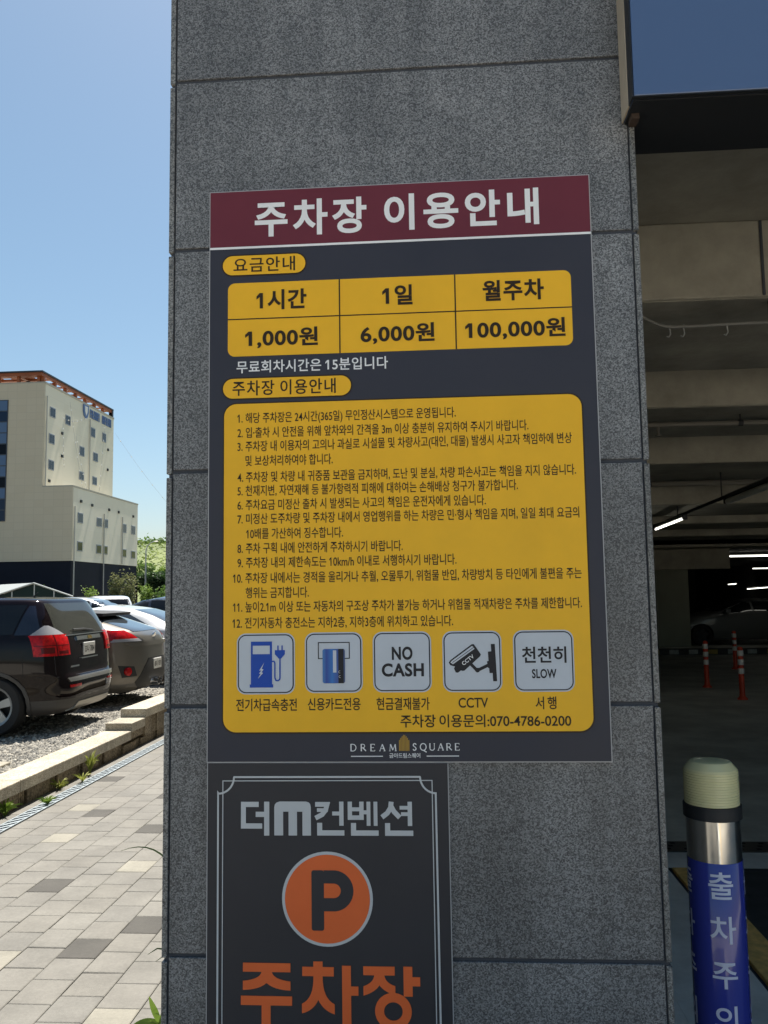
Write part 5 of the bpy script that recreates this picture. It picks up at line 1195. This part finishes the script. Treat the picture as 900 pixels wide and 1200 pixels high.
# ================================================================== WEEDS
def weed(name, label, x, y, blades, leaf, z0=0):
    root = thing(name, label, 'weed', (x, y, z0), 'weeds in the paving joints'); b = MB()
    for pts, wd in blades:
        P = [Vector(p) for p in pts]; n = len(P); L, Rr = [], []
        for i in range(n):
            t = (P[min(i+1, n-1)]-P[max(i-1, 0)]).normalized(); s = t.cross(Vector((0,-1,.35))); s = s.normalized() if s.length > 1e-4 else Vector((1,0,0))
            k = wd*math.sin(math.pi*(.12+.86*i/(n-1)))**.8; L.append(P[i]+s*k/2); Rr.append(P[i]-s*k/2)
        M_ = [(a+c)/2+Vector((0,.0,-wd*.12)) for a, c in zip(L, Rr)]
        b.add(L+M_+Rr, [(i,i+1,n+i+1,n+i) for i in range(n-1)]+[(n+i,n+i+1,2*n+i+1,2*n+i) for i in range(n-1)])
    b.build('leaves', leaf, root, recalc=False, smooth=True)
    st = MB().tube([(x,y,z0-.01),(x,y,z0+.03)], .004, 5).build('stem', leaf, root)
def bez(p0, p1, p2, n=8): return [tuple((1-t)**2*a+2*t*(1-t)*c+t*t*d for a, c, d in zip(p0, p1, p2)) for t in [i/n for i in range(n+1)]]
def weeds():
    wl = leafmat('weed_leaf', (.14,.24,.03), (.28,.38,.07), 9); wy = leafmat('weed_yellow', (.22,.26,.045), (.42,.42,.11), 9); dg_ = leafmat('blade_green', (.05,.09,.03), (.12,.17,.06), 9)
    def tuft(label, x, y, h, n, leaf, wd=.02, sp=.5, z0=0):
        bl = []
        for i in range(n):
            a = rng.uniform(0, 6.28); k = h*rng.uniform(.5, 1.1); q = k*sp*rng.uniform(.4, 1.2)
            bl.append((bez((x,y,z0), (x+q*.3*math.cos(a), y+q*.3*math.sin(a), z0+k*.8), (x+q*math.cos(a), y+q*math.sin(a), z0+k*rng.uniform(.5,1)), 5), wd))
        weed('weed_tuft', label, x, y, bl, leaf, z0)
    tuft('tallest yellow green weed against the stone wall, above the drain', -3.42, 8.05, .24, 46, wy, .014, .4)
    tuft('low yellow green weed left of the tallest one at the wall foot', -3.44, 7.45, .11, 50, wy, .012, 1.2)
    tuft('small green weed growing on the drain grate', -3.30, 6.93, .07, 44, wl, .011, 1.3)
    tuft('bright green weed at the wall foot by the left edge of the photo', -3.46, 6.55, .13, 60, wl, .014, .9)
    tuft('sparse dry weed between the wall and the drain', -3.36, 7.75, .09, 14, wy, .014, 1.2)
    x, y, t = -.995, 2.93, .262
    weed('leafy_weed', 'bright green broad leaf weed at the foot of the stone pillar', x, y,
         [(bez((x+.012,y,.0),(x+.03,y,.15),(x+.010,y,t),5),.009),(bez((x+.01,y,t),(x-.005,y-.01,t+.04),(x-.022,y-.02,t+.095)),.022),(bez((x+.01,y,t),(x-.03,y-.01,t+.018),(x-.075,y-.02,t+.004)),.020),
          (bez((x+.01,y,t),(x+.03,y,t+.05),(x+.05,y,t+.09)),.022),(bez((x+.01,y,t-.03),(x-.02,y-.02,t-.03),(x-.05,y-.03,t-.055)),.020),(bez((x+.02,y,t-.08),(x-.01,y-.02,t-.055),(x-.075,y-.03,t-.075)),.022),
          (bez((x+.01,y,t-.02),(x+.0,y-.02,t+.0),(x-.012,y-.04,t+.028)),.016),(bez((x+.02,y,t-.10),(x+.03,y-.02,t-.07),(x+.02,y-.05,t-.02)),.02)], wl)
    x, y = -.98, 2.95
    weed('grass_blade', 'single long grass blade arching out from behind the pillar edge', x, y,
         [(bez((x+.03,y,.0),(x+.09,y,.64),(x+.045,y,.735),6)+bez((x+.045,y,.735),(x-.025,y,.87),(x-.15,y-.02,.825),8)[1:],.0065)], dg_)
    weed('grass_blade', 'short forked grass blades low at the pillar edge', x+.02, y+.05,
         [(bez((x+.05,y+.05,.0),(x+.07,y+.05,.58),(x-.075,y+.05,.455)),.010),(bez((x+.06,y+.05,.0),(x+.09,y+.05,.56),(x-.04,y+.03,.44)),.008)], dg_)
weeds()
